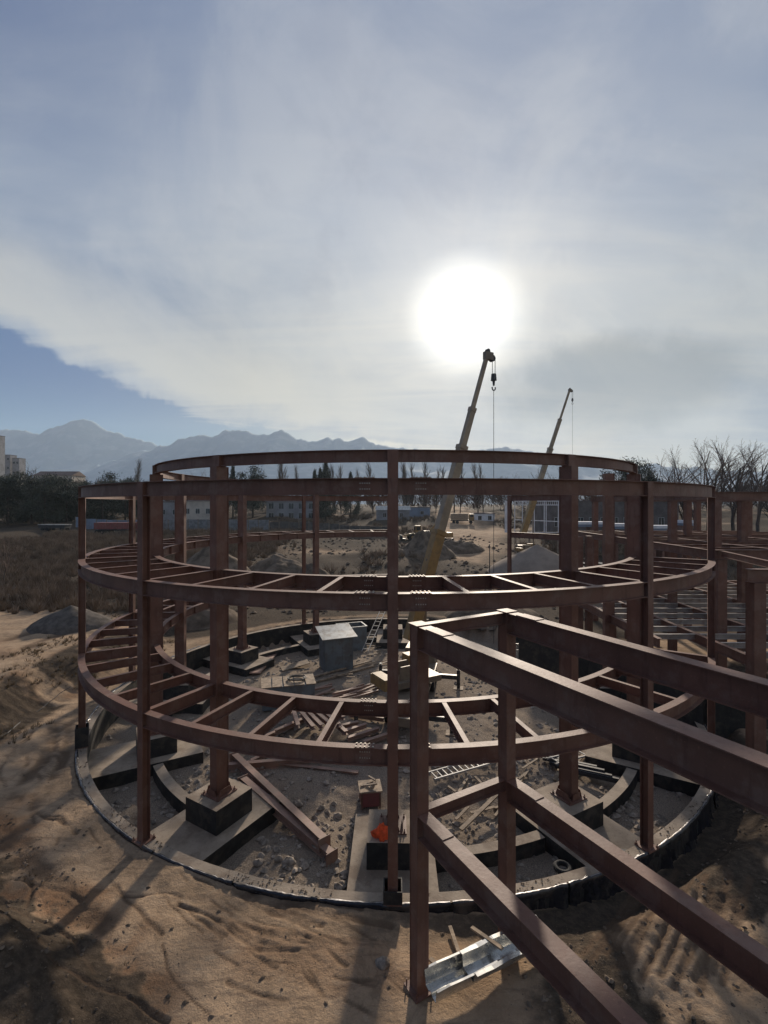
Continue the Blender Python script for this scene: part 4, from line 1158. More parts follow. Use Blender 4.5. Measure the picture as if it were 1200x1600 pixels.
# rubble
def stones(nm, n_, gen, rmin, rmax, m, seed, **kw):
    rg = np.random.RandomState(seed)
    ic = np.array([(0, 0, 1), (1, 0, 0), (0, 1, 0), (-1, 0, 0), (0, -1, 0), (0, 0, -1), (.7, .7, .3), (-.7, .7, -.2), (-.7, -.7, .35), (.7, -.7, -.1)], float)
    fc = [(0, 1, 6), (0, 6, 2), (0, 2, 7), (0, 7, 3), (0, 3, 8), (0, 8, 4), (0, 4, 9), (0, 9, 1), (5, 6, 1), (5, 2, 6), (5, 7, 2), (5, 3, 7), (5, 8, 3), (5, 4, 8), (5, 9, 4), (5, 1, 9)]
    P_ = gen(rg, n_); n_ = len(P_)
    z_ = terr(P_[:, 0], P_[:, 1], False)
    V = []; Fc = []
    for i in range(n_):
        s = rmin + (rmax - rmin) * rg.rand() ** 4; a_ = rg.rand() * 6.28
        q_ = ic * (s * (.7 + .6 * rg.rand(10, 3))) * np.array([1, .75, .55])
        x_ = q_[:, 0] * math.cos(a_) - q_[:, 1] * math.sin(a_); y_ = q_[:, 0] * math.sin(a_) + q_[:, 1] * math.cos(a_)
        b0 = len(V)
        V.extend(zip((x_ + P_[i, 0]).tolist(), (y_ + P_[i, 1]).tolist(), (q_[:, 2] + z_[i] + s * .15).tolist()))
        Fc.extend([tuple(k + b0 for k in f) for f in fc])
    me = bpy.data.meshes.new(nm); me.from_pydata(V, [], Fc); me.materials.append(m)
    o = bpy.data.objects.new(nm, me); COL.objects.link(o); return tag(o, kind='stuff', **kw)
def g_pit(rg, n_):
    r_ = 15.4 * np.sqrt(rg.rand(n_)); a_ = rg.rand(n_) * 6.283; P_ = np.stack([CX + r_ * np.cos(a_), D + r_ * np.sin(a_)], 1)
    k = fbm(P_[:, 0], P_[:, 1], .8, 3, 77) + .12 > rg.rand(n_) * .6 - .25
    near = (P_[:, 1] < 22) | (rg.rand(n_) < .35)
    # keep the strips clear
    dx, dy = P_[:, 0] - CX, P_[:, 1] - D; tt = np.degrees(np.arctan2(dx, -dy)); tn = (tt + 15) % 30 - 15; rr_ = np.hypot(dx, dy)
    onstrip = (np.abs(np.sin(np.radians(tn)) * rr_) < 1.45) & (rr_ > RI - 2.0)
    return P_[k & near & ~onstrip]
stones('rubble', 26000, g_pit, .02, .19, M_stone, 4, label='stones and rubble covering the floor inside the foundation ring', cat='rubble')
def g_out(rg, n_):
    P_ = np.stack([rg.uniform(-16, 14, n_), rg.uniform(9.0, 20, n_)], 1)
    rr_ = np.hypot(P_[:, 0] - CX, P_[:, 1] - D)
    s__ = (P_[:, 0] + 4.4) * -.547 + (P_[:, 1] - 9.9) * -.837
    k = (rr_ > 16.6) & ((s__ > -1.0) | (P_[:, 0] > 2.5) | (rg.rand(n_) < .12))
    return P_[k]
stones('loose_stones', 6500, g_out, .012, .075, M_soil, 14, label='small clods and stones strewn over the ground outside the ring', cat='stones')
def g_ledge(rg, n_):
    a_ = np.radians(rg.uniform(-100, 115, n_)); k = fbm(np.degrees(a_), a_ * 0, .35, 3, 8) > -.05; a_ = a_[k]; r_ = RO + rg.uniform(-.18, .16, len(a_))
    return np.stack([CX - r_ * np.sin(a_), D - r_ * np.cos(a_)], 1)
_t = terr
terr = lambda x, y, d=True: x * 0 + .012
stones('mortar_crumbs', 2600, g_ledge, .008, .045, M_soil, 19, label='dirt and mortar crumbs lying along the top of the ring wall', cat='crumbs')
terr = _t
def g_back(rg, n_):
    P_ = np.stack([rg.uniform(-45, 30, n_), rg.uniform(44, 110, n_)], 1)
    k = fbm(P_[:, 0], P_[:, 1], .12, 3, 177) > .0
    return P_[k]
stones('field_stones', 5000, g_back, .06, .5, M_soil, 24, label='lumps of dug earth on the rough ground beyond the ring', cat='stones')
sl = ['pale boulder at the left edge of the rubble', 'larger boulder in the group of two beside the left strip', 'smaller boulder in the group of two beside the left strip', 'boulder below the steel beams\' left end', 'flat boulder among gravel beyond the beams', 'rounded boulder right of the beams']
for k, ((px_, py_, s), lb) in enumerate(zip(((404, 1350, .17), (451, 1350, .2), (436, 1347, .14), (414, 1330, .13), (528, 1278, .16), (467, 1260, .15)), sl)):
    blob('boulder', place(px_, py_, .03), (s * 1.1, s * .9, s * .7), M_stone, 30 + k, amp=.18, label=lb, cat='boulder', group='boulders on the pit floor')
blob('boulder', place(598, 1512, .03), (.17, .13, .12), M_stone, 50, amp=.2, label='lone pale boulder on the sand left of the front column', cat='boulder')
# ------------------------------------------------------------------ heaps of soil and sand
def heap(name, px_, pyb, Y, w_, h, label, m, seed, cat='heap', dep=None, rough=.3, group=None, sharp=1.):
    x0 = (px_ - HX) / F * Y; z0 = tz(x0, Y); dep = dep or w_ * .8
    n_ = 56; u = np.linspace(-1, 1, n_); U, V = np.meshgrid(u, u); r_ = np.hypot(U, V)
    prof_ = np.clip(1 - r_, 0, 1) ** sharp
    X = U * w_ / 2; Yv = V * dep / 2
    Z = h * prof_ * (1 + rough * fbm(X + seed, Yv, 2.2 / w_ * 2, 4, seed)) + .05 * h * rough * fbm(X, Yv, 1.5, 3, seed + 1) - .35 * ss(r_, .8, 1.05)
    i2 = np.arange(n_ * n_).reshape(n_, n_); q2 = np.stack([i2[:-1, :-1], i2[:-1, 1:], i2[1:, 1:], i2[1:, :-1]], -1).reshape(-1, 4)
    keep = (r_.ravel()[q2].min(1) < 1.0)
    me = bpy.data.meshes.new(name); me.from_pydata(np.stack([X, Yv, Z], -1).reshape(-1, 3).tolist(), [], q2[keep].tolist())
    me.polygons.foreach_set('use_smooth', np.ones(len(me.polygons), bool)); me.materials.append(m)
    o = bpy.data.objects.new(name, me); COL.objects.link(o); o.location = (x0, Y, z0); return tag(o, label, cat, group)
heap('sand_heap', 838, 0, 68, 15, 4.1, 'large smooth sand heap between the second column and the ring column', M_sandp, 3, cat='sand heap', rough=.06, sharp=.8)
heap('gravel_heap', 112, 0, 36, 6.5, 1.5, 'dark grey gravel heap beside the road on the left terrace', M_gravel, 5, cat='gravel heap', rough=.2, sharp=.9)
heap('soil_heap', 330, 0, 62, 11, 3.4, 'dug soil heap behind the left inner columns', M_soil, 7, cat='soil heap', rough=.5)
heap('soil_heap', 430, 0, 66, 12, 3.2, 'broad brown soil heap seen through the left middle bay', M_soil, 9, cat='soil heap', rough=.6)
heap('soil_heap', 488, 0, 60, 9, 3.0, 'steep soil heap just left of the nearest columns', M_soil, 11, cat='soil heap', rough=.6)
heap('soil_heap', 660, 0, 84, 12, 3.5, 'dark rubble heap behind the crane boom below the loader', M_soil, 13, cat='soil heap', rough=.8)
heap('soil_heap', 716, 0, 92, 11, 2.6, 'low dark heap beside the track right of the crane boom', M_soil, 15, cat='soil heap', rough=.6)
heap('soil_heap', 300, 0, 44, 9, 2.2, 'ridge of clay behind the left inner pedestal', M_soil, 17, cat='soil heap', rough=.6)
heap('soil_heap', 770, 0, 46, 10, 2.0, 'dark bank of dug earth beyond the wire cages', M_soil, 19, cat='soil heap', rough=.5)
# ------------------------------------------------------------------ buildings and vehicles far behind
M_frame = mat('dull_window_frame', (.36, .36, .36), .7)
def bpos(px_, Y): x = (px_ - HX) / F * Y; return Vector((x, Y, tz(x, Y)))
def zpx(py_, Y): return EYE + (HY - py_) / F * Y
def building(name, x0p, x1p, ytop, Y, dep, m, label, roof='flat', rows=2, cols=4, wm=M_glass, ws=(.9, 1.2), roofm=M_roofr, over=.3, zb=None, cat='building', rz=0, door=False):
    c_ = bpos((x0p + x1p) / 2, Y); W_ = (x1p - x0p) / F * Y; H_ = zpx(ytop, Y) - c_.z
    c_.z -= .6; H_ += .6
    rt = empty(name, c_ + Vector((0, dep / 2, 0)), rz, label=label, cat=cat)
    mb = MB(); mb.box((0, 0, H_ / 2), (W_, dep, H_)); mb.obj('wall', [m], rt)
    if roof == 'flat':
        mb = MB(); mb.box((0, 0, H_ + .12), (W_ + over, dep + over, .24)); mb.obj('roof', [roofm], rt)
    elif roof == 'gable':
        rh = min(2.2, dep * .22); a = W_ / 2 + over; b_ = dep / 2 + over
        mb = MB(); mb.add([(-a, -b_, H_), (a, -b_, H_), (a, b_, H_), (-a, b_, H_), (-a, 0, H_ + rh), (a, 0, H_ + rh)], [(0, 1, 5, 4), (2, 3, 4, 5), (0, 4, 3), (1, 2, 5), (3, 2, 1, 0)]); mb.obj('roof', [roofm], rt)
    sh = H_ / rows
    for r_ in range(rows):
        for k in range(cols):
            x_ = -W_ / 2 + W_ * (k + .5) / cols; z_ = sh * (r_ + .55)
            f = MB(); t_ = .08
            w2, h2 = ws
            f.box((x_, -dep / 2 - .03, z_ + h2 / 2 + t_ / 2), (w2 + 2 * t_, .1, t_)); f.box((x_, -dep / 2 - .03, z_ - h2 / 2 - t_ / 2), (w2 + 2 * t_, .1, t_))
            for s in (-1, 0, 1): f.box((x_ + s * (w2 / 2 + t_ / 2 * abs(s)), -dep / 2 - .03, z_), (t_, .1, h2))
            fo = f.obj('window', [M_frame], rt)
            g_ = MB(); g_.box((x_, -dep / 2 - .005, z_), (w2, .03, h2)); g_.obj('pane', [wm], fo)
    return rt
M_shop = mat('dark_workshop_wall', (.12, .105, .10), .9, 0, .2, .4, dirt=(.2, .18, .17), dscale=.5, damt=.5)
building('apartment_block', -60, -6, 680, 300, 7, M_wall, 'tall grey apartment block cut by the left edge of the picture', rows=9, cols=8, ws=(1.3, 1.4))
building('apartment_block', 2, 16, 711, 330, 6, M_wall, 'lower apartment block just right of the tall one on the skyline', rows=6, cols=2, ws=(1.3, 1.4))
building('apartment_block', 19, 30, 716, 330, 6, M_wall, 'rightmost and lowest apartment block of the group on the skyline', rows=5, cols=2, ws=(1.3, 1.4))
building('villa', 52, 112, 743, 215, 10, M_cream, 'low house with red-brown roof rising over the dark trees at left', roof='gable', rows=1, cols=4, roofm=mat('red_brown_roof', (.15, .10, .08), .8))
building('grey_house', 416, 494, 784, 150, 9, M_wall, 'two-storey pale grey house with square windows behind the left bays', roof='gable', rows=2, cols=5, ws=(1.5, 1.7))
building('cream_house', 285, 333, 783, 140, 8, M_cream, 'cream rendered house behind the grey fence at left', roof='gable', rows=1, cols=3, ws=(1.1, 1.4))
building('grey_shed', 246, 282, 785, 141, 8, M_wall, 'grey rendered outbuilding beside the cream house', roof='flat', rows=1, cols=2, ws=(1.1, 1.4))
building('long_shed', 622, 672, 793, 160, 10, M_blue, 'low blue-grey shed behind the crane boom', roof='flat', rows=1, cols=2, ws=(1, 1))
building('garage', 742, 773, 803, 150, 7, M_white, 'small white container hut at the end of the dirt track', roof='flat', rows=1, cols=2, ws=(1, 1.2))
building('small_hut', 588, 640, 797, 148, 6, M_wall, 'small hut with a pale sheet roof left of the crane boom', roof='gable', rows=1, cols=2, roofm=M_roofm)
building('workshop', 862, 1060, 784, 100, 12, M_shop, 'long low workshop with pale roof edge behind the right ring columns', roof='flat', rows=1, cols=11, ws=(1.1, 1.8), roofm=M_roofr)
# fences
def fence(name, x0p, x1p, Y0, Y1, h, m, label, pitch=2.5, post=M_grey, solid=True):
    a = bpos(x0p, Y0); b_ = bpos(x1p, Y1); L_ = (b_ - a).length; n_ = max(2, int(L_ / pitch)); rt = empty(name, a, 0, label=label, cat='fence')
    d_ = (b_ - a) / n_
    for i in range(n_):
        p_ = d_ * i; zz = tz((a + p_).x, (a + p_).y) - a.z; q_ = d_ * (i + 1)
        p0_ = Vector((p_.x, p_.y, zz)); p1_ = Vector((q_.x, q_.y, zz)); e_ = (p1_ - p0_).normalized()
        mb = MB(); mb.bar(p0_ + e_ * .09 + Vector((0, 0, h / 2)), p1_ - e_ * .03 + Vector((0, 0, h / 2)), .05, h)
        nr = 6
        for k in range(nr): mb.bar(p0_ + (p1_ - p0_) * (k + .5) / nr + Vector((0, -.05, .06)), p0_ + (p1_ - p0_) * (k + .5) / nr + Vector((0, -.05, h - .06)), .07, .05, 0, (0, 1, 0))
        mb.obj('fence_panel', [m], rt)
        mb = MB(); mb.box(p0_ + Vector((0, 0, h / 2)), (.14, .14, h + .2)); mb.obj('post', [post], rt)
fence('sheet_fence', 118, 232, 122, 122, 2.6, M_blue, 'blue sheet-metal fence behind the red truck trailer')
fence('slat_fence', 232, 420, 120, 118, 2.6, mat('fence_grey', (.2, .21, .22), .8), 'grey slatted fence in front of the cream house')
fence('slat_fence', 421, 612, 118, 112, 2.2, mat('fence_dull', (.12, .11, .10), .9), 'dull brown fence below the two-storey grey house')
# red truck with long tipper body
p = bpos(190, 112); rt = empty('dump_truck', p, R(4), label='long red tipper truck parked in front of the blue fence', cat='truck')
mb = MB(); mb.box((0, 0, .95), (11.5, 1.1, .3)); mb.obj('chassis', [M_dark], rt)
mb = MB(); mb.box((-1.0, 0, 1.95), (9.3, 2.4, 1.5))
for i in range(12): mb.box((-5.4 + i * .8, -1.24, 1.95), (.12, .09, 1.5))
mb.obj('tipper_body', [M_red], rt)
mb = MB(); mb.box((4.75, 0, 1.9), (1.9, 2.3, 2.2), None, 0, .94); cb = mb.obj('cab', [M_red], rt)
mb = MB(); mb.box((4.8, -1.13, 2.35), (1.1, .06, .7)); mb.box((5.68, 0, 2.35), (.06, 1.9, .8)); mb.obj('window', [M_glass], cb)
for x_ in (4.6, 2.6, -2.6, -3.9, -5.0):
    for s in (-1, 1):
        mb = MB(); mb.tube((x_, s * .85, .5), (x_, s * 1.2, .5), .5, n=14); wh = mb.obj('wheel', [M_tyre], rt)
        mb = MB(); mb.tube((x_, s * .84, .5), (x_, s * 1.22, .5), .22, n=10); mb.obj('rim', [M_grey], wh)
# flat trailer on the left
p = bpos(86, 112); rt = empty('flatbed_trailer', p, R(-3), label='dark flatbed trailer with pale top parked below the trees at left', cat='trailer')
mb = MB(); mb.box((0, 0, 1.5), (6.6, 2.4, .14)); mb.obj('load_bed', [M_roofm], rt)
mb = MB(); mb.box((0, 0, 1.05), (6.3, 2.2, .7)); mb.obj('chassis', [M_dark], rt)
for x_ in (-2.2, -1.1, 2.3):
    for s in (-1, 1):
        mb = MB(); mb.tube((x_, s * .85, .45), (x_, s * 1.15, .45), .45, n=14); mb.obj('wheel', [M_tyre], rt)
# wheel loader and excavator near the boom
p = bpos(652, 104); rt = empty('wheel_loader', p, R(10), label='yellow wheel loader standing on the rubble left of the crane boom', cat='loader')
mb = MB(); mb.box((1.0, 0, 1.5), (2.8, 1.7, 1.1), None, 0, .9); mb.box((-1.0, 0, 1.2), (1.6, 1.2, .6)); mb.obj('body', [M_yel], rt)
mb = MB(); mb.box((.1, 0, 2.5), (1.3, 1.4, 1.4), None, 0, .9); cb = mb.obj('cab', [M_yel], rt)
mb = MB(); mb.box((.1, -.69, 2.6), (.9, .06, .8)); mb.box((-.58, 0, 2.6), (.06, 1.0, .8)); mb.obj('window', [M_glass], cb)
for x_ in (-1.3, 1.5):
    for s in (-1, 1):
        mb = MB(); mb.tube((x_, s * .8, .75), (x_, s * 1.25, .75), .75, n=16); wh = mb.obj('wheel', [M_tyre], rt)
        mb = MB(); mb.tube((x_, s * .79, .75), (x_, s * 1.27, .75), .35, n=10); mb.obj('rim', [M_yel], wh)
mb = MB(); mb.bar((-.9, .5, 1.5), (-2.9, .5, 1.0), .2, .3); mb.bar((-.9, -.5, 1.5), (-2.9, -.5, 1.0), .2, .3); mb.obj('lift_arm', [M_yel], rt)
mb = MB(); mb.sweep([(-.5, 0), (.5, -.1), (.55, .1), (-.3, .15), (-.35, .9), (-.5, .9)], [(-3.2, -1.3, .3), (-3.2, 1.3, .3)], (0, 0, 1)); mb.obj('bucket', [M_dark], rt)
p = bpos(694, 100); rt = empty('excavator', p, R(35), label='small yellow excavator right beside the crane boom', cat='excavator')
for s in (-1, 1):
    mb = MB(); pr = [(-1.6, .35), (-1.4, .75), (1.4, .75), (1.6, .35), (1.35, .02), (-1.35, .02)]
    mb.sweep([(x_, y_) for x_, y_ in pr], [(0, s * 1.1 - .22, 0), (0, s * 1.1 + .22, 0)], (0, 0, 1)); mb.obj('track', [M_dark], rt)
mb = MB(); mb.box((.3, 0, 1.5), (2.6, 2.2, 1.0), None, 0, .94); mb.obj('body', [M_yel], rt)
mb = MB(); mb.box((-.6, .6, 2.4), (1.2, .9, 1.3), None, 0, .92); cb = mb.obj('cab', [M_white], rt)
mb = MB(); mb.box((-.6, .14, 2.5), (.9, .05, .8)); mb.box((-1.2, .6, 2.5), (.05, .7, .8)); mb.obj('window', [M_glass], cb)
mb = MB(); mb.bar((-.8, -.3, 1.7), (-2.4, -.3, 3.9), .3, .45); mb.bar((-2.4, -.3, 3.9), (-4.2, -.3, 2.6), .28, .4); mb.obj('arm', [M_yel], rt)
mb = MB(); mb.box((-4.3, -.3, 2.1), (.7, .9, .8), None, 0, 1.3); mb.obj('bucket', [M_dark], rt)
# brown lorry by the end of the track
p = bpos(722, 140); rt = empty('lorry', p, R(-8), label='brown lorry parked at the far end of the dirt track', cat='lorry')
mb = MB(); mb.box((0, 0, 1.0), (6.8, 1.2, .3)); mb.obj('chassis', [M_dark], rt)
mb = MB(); mb.box((-.8, 0, 2.1), (5.0, 2.3, 1.7)); mb.obj('load_box', [M_wood], rt)
mb = MB(); mb.box((2.7, 0, 1.95), (1.5, 2.1, 1.9), None, 0, .92); cb = mb.obj('cab', [M_yel], rt)
mb = MB(); mb.box((2.75, -1.02, 2.35), (.9, .05, .6)); mb.obj('window', [M_glass], cb)
for x_ in (2.5, -1.4, -2.4):
    for s in (-1, 1):
        mb = MB(); mb.tube((x_, s * .8, .48), (x_, s * 1.1, .48), .48, n=12); mb.obj('wheel', [M_tyre], rt)
# white lattice facade frame with its panel, on the far wing
Y_ = 85; c_ = bpos(833, Y_); zt = zpx(783, Y_); zb = zpx(831, Y_)
rt = empty('white_frame_wall', (c_.x, Y_, c_.z), 0, label='white metal facade frame with a row of small slats along the top', cat='facade')
def wl(px_, py_): return Vector(((px_ - HX) / F * Y_ - c_.x, 0, zpx(py_, Y_) - c_.z))
for a, b_ in (((804, 783), (875, 783)), ((804, 789), (875, 789)), ((804, 812), (875, 815)), ((804, 832), (875, 832))):
    mb = MB(); mb.bar(wl(*a), wl(*b_), .14, .14); mb.obj('rail', [M_white], rt)
for x_ in (804, 816, 832, 834.5, 850, 853, 872, 875):
    mb = MB(); mb.bar(wl(x_, 783) + Vector((0, -.12, 0)), wl(x_, 832) + Vector((0, -.12, 0)), .12, .12, 0, (0, 1, 0)); mb.obj('post', [M_white], rt)
for i in range(22):
    x_ = 806 + i * 3.2; mb = MB(); mb.bar(wl(x_, 783.5) + Vector((0, .1, 0)), wl(x_, 789) + Vector((0, .1, 0)), .05, .05, 0, (0, 1, 0)); mb.obj('slat', [M_white], rt)
mb = MB(); a = wl(789, 783); b_ = wl(797, 832); mb.box(((a.x + b_.x) / 2, 0, (a.z + b_.z) / 2), (b_.x - a.x, .4, a.z - b_.z)); mb.obj('panel', [M_white], rt)
mb = MB()
for x_ in (806, 828, 850, 873): a = wl(x_, 832); mb.box((a.x, .3, a.z / 2), (.3, .3, a.z + .4))
mb.obj('plinth', [M_conc], rt)
# slabs of insulation and pallets in front of the workshop
for k, (x0_, x1_, py_, hh_, Yk) in enumerate(((888, 952, 817, .55, 82), (955, 1010, 820, .6, 78), (1015, 1048, 823, .6, 74), (1060, 1078, 815, .6, 80))):
    c_ = bpos((x0_ + x1_) / 2, Yk); z_ = zpx(py_, Yk); W_ = (x1_ - x0_) / F * Yk
    rt = empty('stacked_panels', c_, 0, label=['long stack of pale blue panels on trestles before the workshop', 'second stack of pale blue panels, right of the long one', 'third stack of pale panels behind the right ring column', 'small stack of pale panels beyond the right frame'][k], cat='panel stack', group='panel stacks before the workshop')
    for j in range(3):
        mb = MB(); mb.box((rg.uniform(-.1, .1), 0, z_ - c_.z - (j * .2 + (.15 if j else 0))), (W_, 2.2, .45 if j == 0 else .16)); mb.obj('panel', [M_white if j == 0 else M_blue], rt)
    for j in range(3):
        mb = MB(); mb.box((-W_ * .4 + W_ * .4 * j, 0, (z_ - c_.z - .55) / 2), (.3, 1.8, max(.2, z_ - c_.z - .55))); mb.obj('trestle', [M_steel], rt)
# sheet scraps by the sand heap
lbl = 'pale sheet scrap lying right of the sand heap'
for k in range(22):
    p = place(rg.uniform(890, 945), rg.uniform(842, 888), .15); mb = MB(); mb.box((0, 0, 0), (rg.uniform(.8, 2.4), rg.uniform(.6, 1.6), .06), Matrix.Rotation(rg.uniform(0, 3), 3, 'Z') @ Matrix.Rotation(rg.uniform(-.25, .25), 3, 'X'))
    o = mb.obj('sheet_scrap', [rg.choice([M_white, M_galv, M_wood, M_greyp])], None, label=lbl, cat='scrap sheet', group='sheet scraps beyond the ring'); o.location = p
relabel('sheet scraps beyond the ring')
# thin pole behind the crane
p = bpos(765, 58); rt = empty('marker_pole', p, 0, label='thin dark pole standing beside the hanging crane line', cat='pole')
mb = MB(); mb.tube((0, 0, 0), (0, 0, zpx(850, 58) - p.z), .07, .05, n=7); mb.obj('shaft', [M_dark], rt)
mb = MB(); mb.box((0, 0, .1), (.5, .5, .2)); mb.obj('foot', [M_conc], rt)

# ------------------------------------------------------------------ trees
def branchy(mb, p, d, L_, r_, lev, rg, P_, tw):
    nseg = P_['seg'][lev] if lev < len(P_['seg']) else 2
    prev = p; rr0 = r_; pts = [p]; dd = d.copy()
    for i in range(nseg):
        dd = (dd + Vector((rg.gauss(0, P_['wob']), rg.gauss(0, P_['wob']), rg.gauss(0, P_['wob']) + P_['up'])) + Vector(P_.get('lean', (0, 0, 0)))).normalized()
        nx_ = prev + dd * (L_ / nseg); r1 = r_ * (1 - (i + 1) / nseg * (.65 if lev < P_['lev'] else .9))
        (mb if lev > 0 else tw).tube(prev, nx_, rr0, r1, n=6 if lev == 0 else (4 if lev == 1 else 3), cap=False)
        prev = nx_; rr0 = r1; pts.append(nx_)
    if lev >= P_['lev']: return
    k = P_['kids'][lev]
    for j in range(k):
        t = P_['from'][lev] + (1 - P_['from'][lev]) * (j + rg.random()) / k
        i = min(int(t * nseg), nseg - 1); q = pts[i].lerp(pts[i + 1], t * nseg - i)
        ax = Vector((rg.gauss(0, 1), rg.gauss(0, 1), rg.gauss(0, 1))); loc = (pts[i + 1] - pts[i]).normalized(); ax = ax.cross(loc).normalized()
        an = R(rg.uniform(*P_['ang'][lev])); nd = (Matrix.Rotation(an, 3, ax) @ loc)
        ll = L_ * P_['len'][lev] * (1 - .55 * t * P_.get('taper', 1)) * rg.uniform(.75, 1.2)
        branchy(mb, q, nd, ll, max(r_ * (1 - .6 * t) * .55, .012), lev + 1, rg, P_, tw)
def tree_mesh(seed, P_):
    rg_ = random.Random(seed); a = MB(); t = MB()
    branchy(a, Vector((0, 0, 0)), Vector((0, 0, 1)), P_['h'], P_['r'], 0, rg_, P_, t)
    return a.mesh('crown', [P_['m']]), t.mesh('trunk', [M_bark])
P_bare = dict(h=11, r=.34, lev=4, seg=[6, 5, 4, 3, 2], kids=[8, 6, 5, 4], len=[.95, .62, .5, .42], ang=[(18, 42), (18, 45), (20, 50), (20, 50)], **{'from': [.22, .15, .15, .1]}, wob=.085, up=.035, m=M_twig)
P_lean = dict(P_bare, lean=(.022, 0, 0), kids=[8, 6, 5, 4], h=12)
P_pop = dict(h=19, r=.26, lev=2, seg=[7, 4, 3], kids=[80, 9], len=[.34, .5], ang=[(18, 32), (14, 32)], **{'from': [.08, .15]}, wob=.04, up=.07, m=M_twig2, taper=1.1)
bares = [tree_mesh(s, P_bare) for s in (1, 2)] + [tree_mesh(s, P_lean) for s in (3, 4)]
pops = [tree_mesh(s, P_pop) for s in (11, 12, 13)]
def tree(name, meshes, px_, ytop, Y, label, hbase, cat='tree', group=None, rz=None, wide=1.0, k=0):
    p = bpos(px_, Y); H_ = zpx(ytop, Y) - p.z; s = H_ / hbase
    rt = empty(name, p - Vector((0, 0, .2)), rg.uniform(0, 6.28) if rz is None else rz, label=label, cat=cat, group=group)
    link('crown', meshes[0], rt, sc=(s * wide, s * wide, s)); link('trunk', meshes[1], rt, sc=(s * wide, s * wide, s))
    return rt
def top_of(ms): return max(v.co.z for v in ms[0].vertices)
tb_ = [top_of(m) for m in bares]; tp_ = [top_of(m) for m in pops]
rg = random.Random(21)
big = [(1028, 706, 118, 0), (1048, 690, 112, 2), (1072, 700, 108, 1), (1086, 688, 100, 2), (1106, 678, 104, 3), (1124, 674, 98, 2), (1146, 680, 96, 3), (1166, 682, 90, 2), (1184, 690, 86, 3), (1206, 686, 84, 2), (1232, 680, 88, 3)]
bl = ['leftmost slim bare tree of the row at the right skyline', 'second bare tree of the right-hand row, with a forked crown', 'low bare tree between the taller ones of the right-hand row', 'fourth bare tree from the left in the right-hand row', 'fifth bare tree from the left in the right-hand row, leaning', 'tallest bare tree of the right-hand row', 'leaning bare tree just right of the tallest one', 'broad bare tree third from the picture edge in the right row', 'bare tree with long slanting limbs near the right edge', 'bare tree cut by the right edge of the picture', 'outermost bare tree past the right-hand row']
for (px_, yt, Y, k), lb in zip(big, bl): tree('bare_tree', bares[k], px_, yt, Y, lb, tb_[k], group='bare trees on the right skyline', rz=rg.uniform(-.5, .5) if k > 1 else None, wide=.9)
for (px_, yt, Y, k, lb) in ((310, 732, 180, 0, 'round bare tree seen through the left opening of the top ring'), (48, 718, 200, 1, 'bare tree beside the apartment blocks at left'), (130, 738, 190, 0, 'wide bare tree above the dark wood at left'), (845, 726, 150, 1, 'bare tree behind the thin boom of the distant crane'), (868, 724, 140, 0, 'spreading bare tree right of the distant crane boom'), (800, 738, 180, 0, 'low bare tree left of the distant crane boom'), (946, 734, 130, 1, 'bare tree behind the free-standing column head'), (960, 728, 125, 0, 'dense bare tree inside the right end of the top ring'), (710, 738, 190, 1, 'low bare tree behind the big crane boom')):
    tree('bare_tree', bares[k], px_, yt, Y, lb, tb_[k])
pl = [(215, 712, 190, 'poplar standing alone left of the round frame'), (433, 716, 190, 'thicker poplar, left one of the pair seen above the grey house'), (444, 702, 188, 'tall poplar rising above the top ring near the left'), (464, 722, 190, 'slim poplar right of the tall pair above the grey house'), (512, 722, 180, 'poplar among the conifers left of the nearest column'), (524, 720, 182, 'poplar just right of the conifer group'), (533, 722, 184, 'rightmost poplar of the conifer group'), (560, 728, 200, 'very slim distant poplar between the conifers and the column'), (583, 716, 180, 'dense poplar just left of the nearest column'), (631, 722, 190, 'small poplar immediately right of the nearest column'), (637, 714, 180, 'left one of the poplar pair right of the nearest column'), (645, 716, 182, 'right one of the poplar pair right of the nearest column'), (662, 716, 180, 'poplar midway between nearest column and crane boom'), (681, 726, 190, 'small poplar left of the crane boom'), (693, 724, 190, 'small poplar touching the crane boom'), (719, 720, 185, 'poplar just right of the crane boom'), (747, 716, 180, 'left one of the twin poplars by the hanging line'), (755, 718, 181, 'right one of the twin poplars by the hanging line')]
for i, (px_, yt, Y, lb) in enumerate(pl): tree('poplar_tree', pops[i % 3], px_, yt, Y, lb, tp_[i % 3], group='leafless poplars on the skyline', wide=.8 if i % 2 else 1.0)
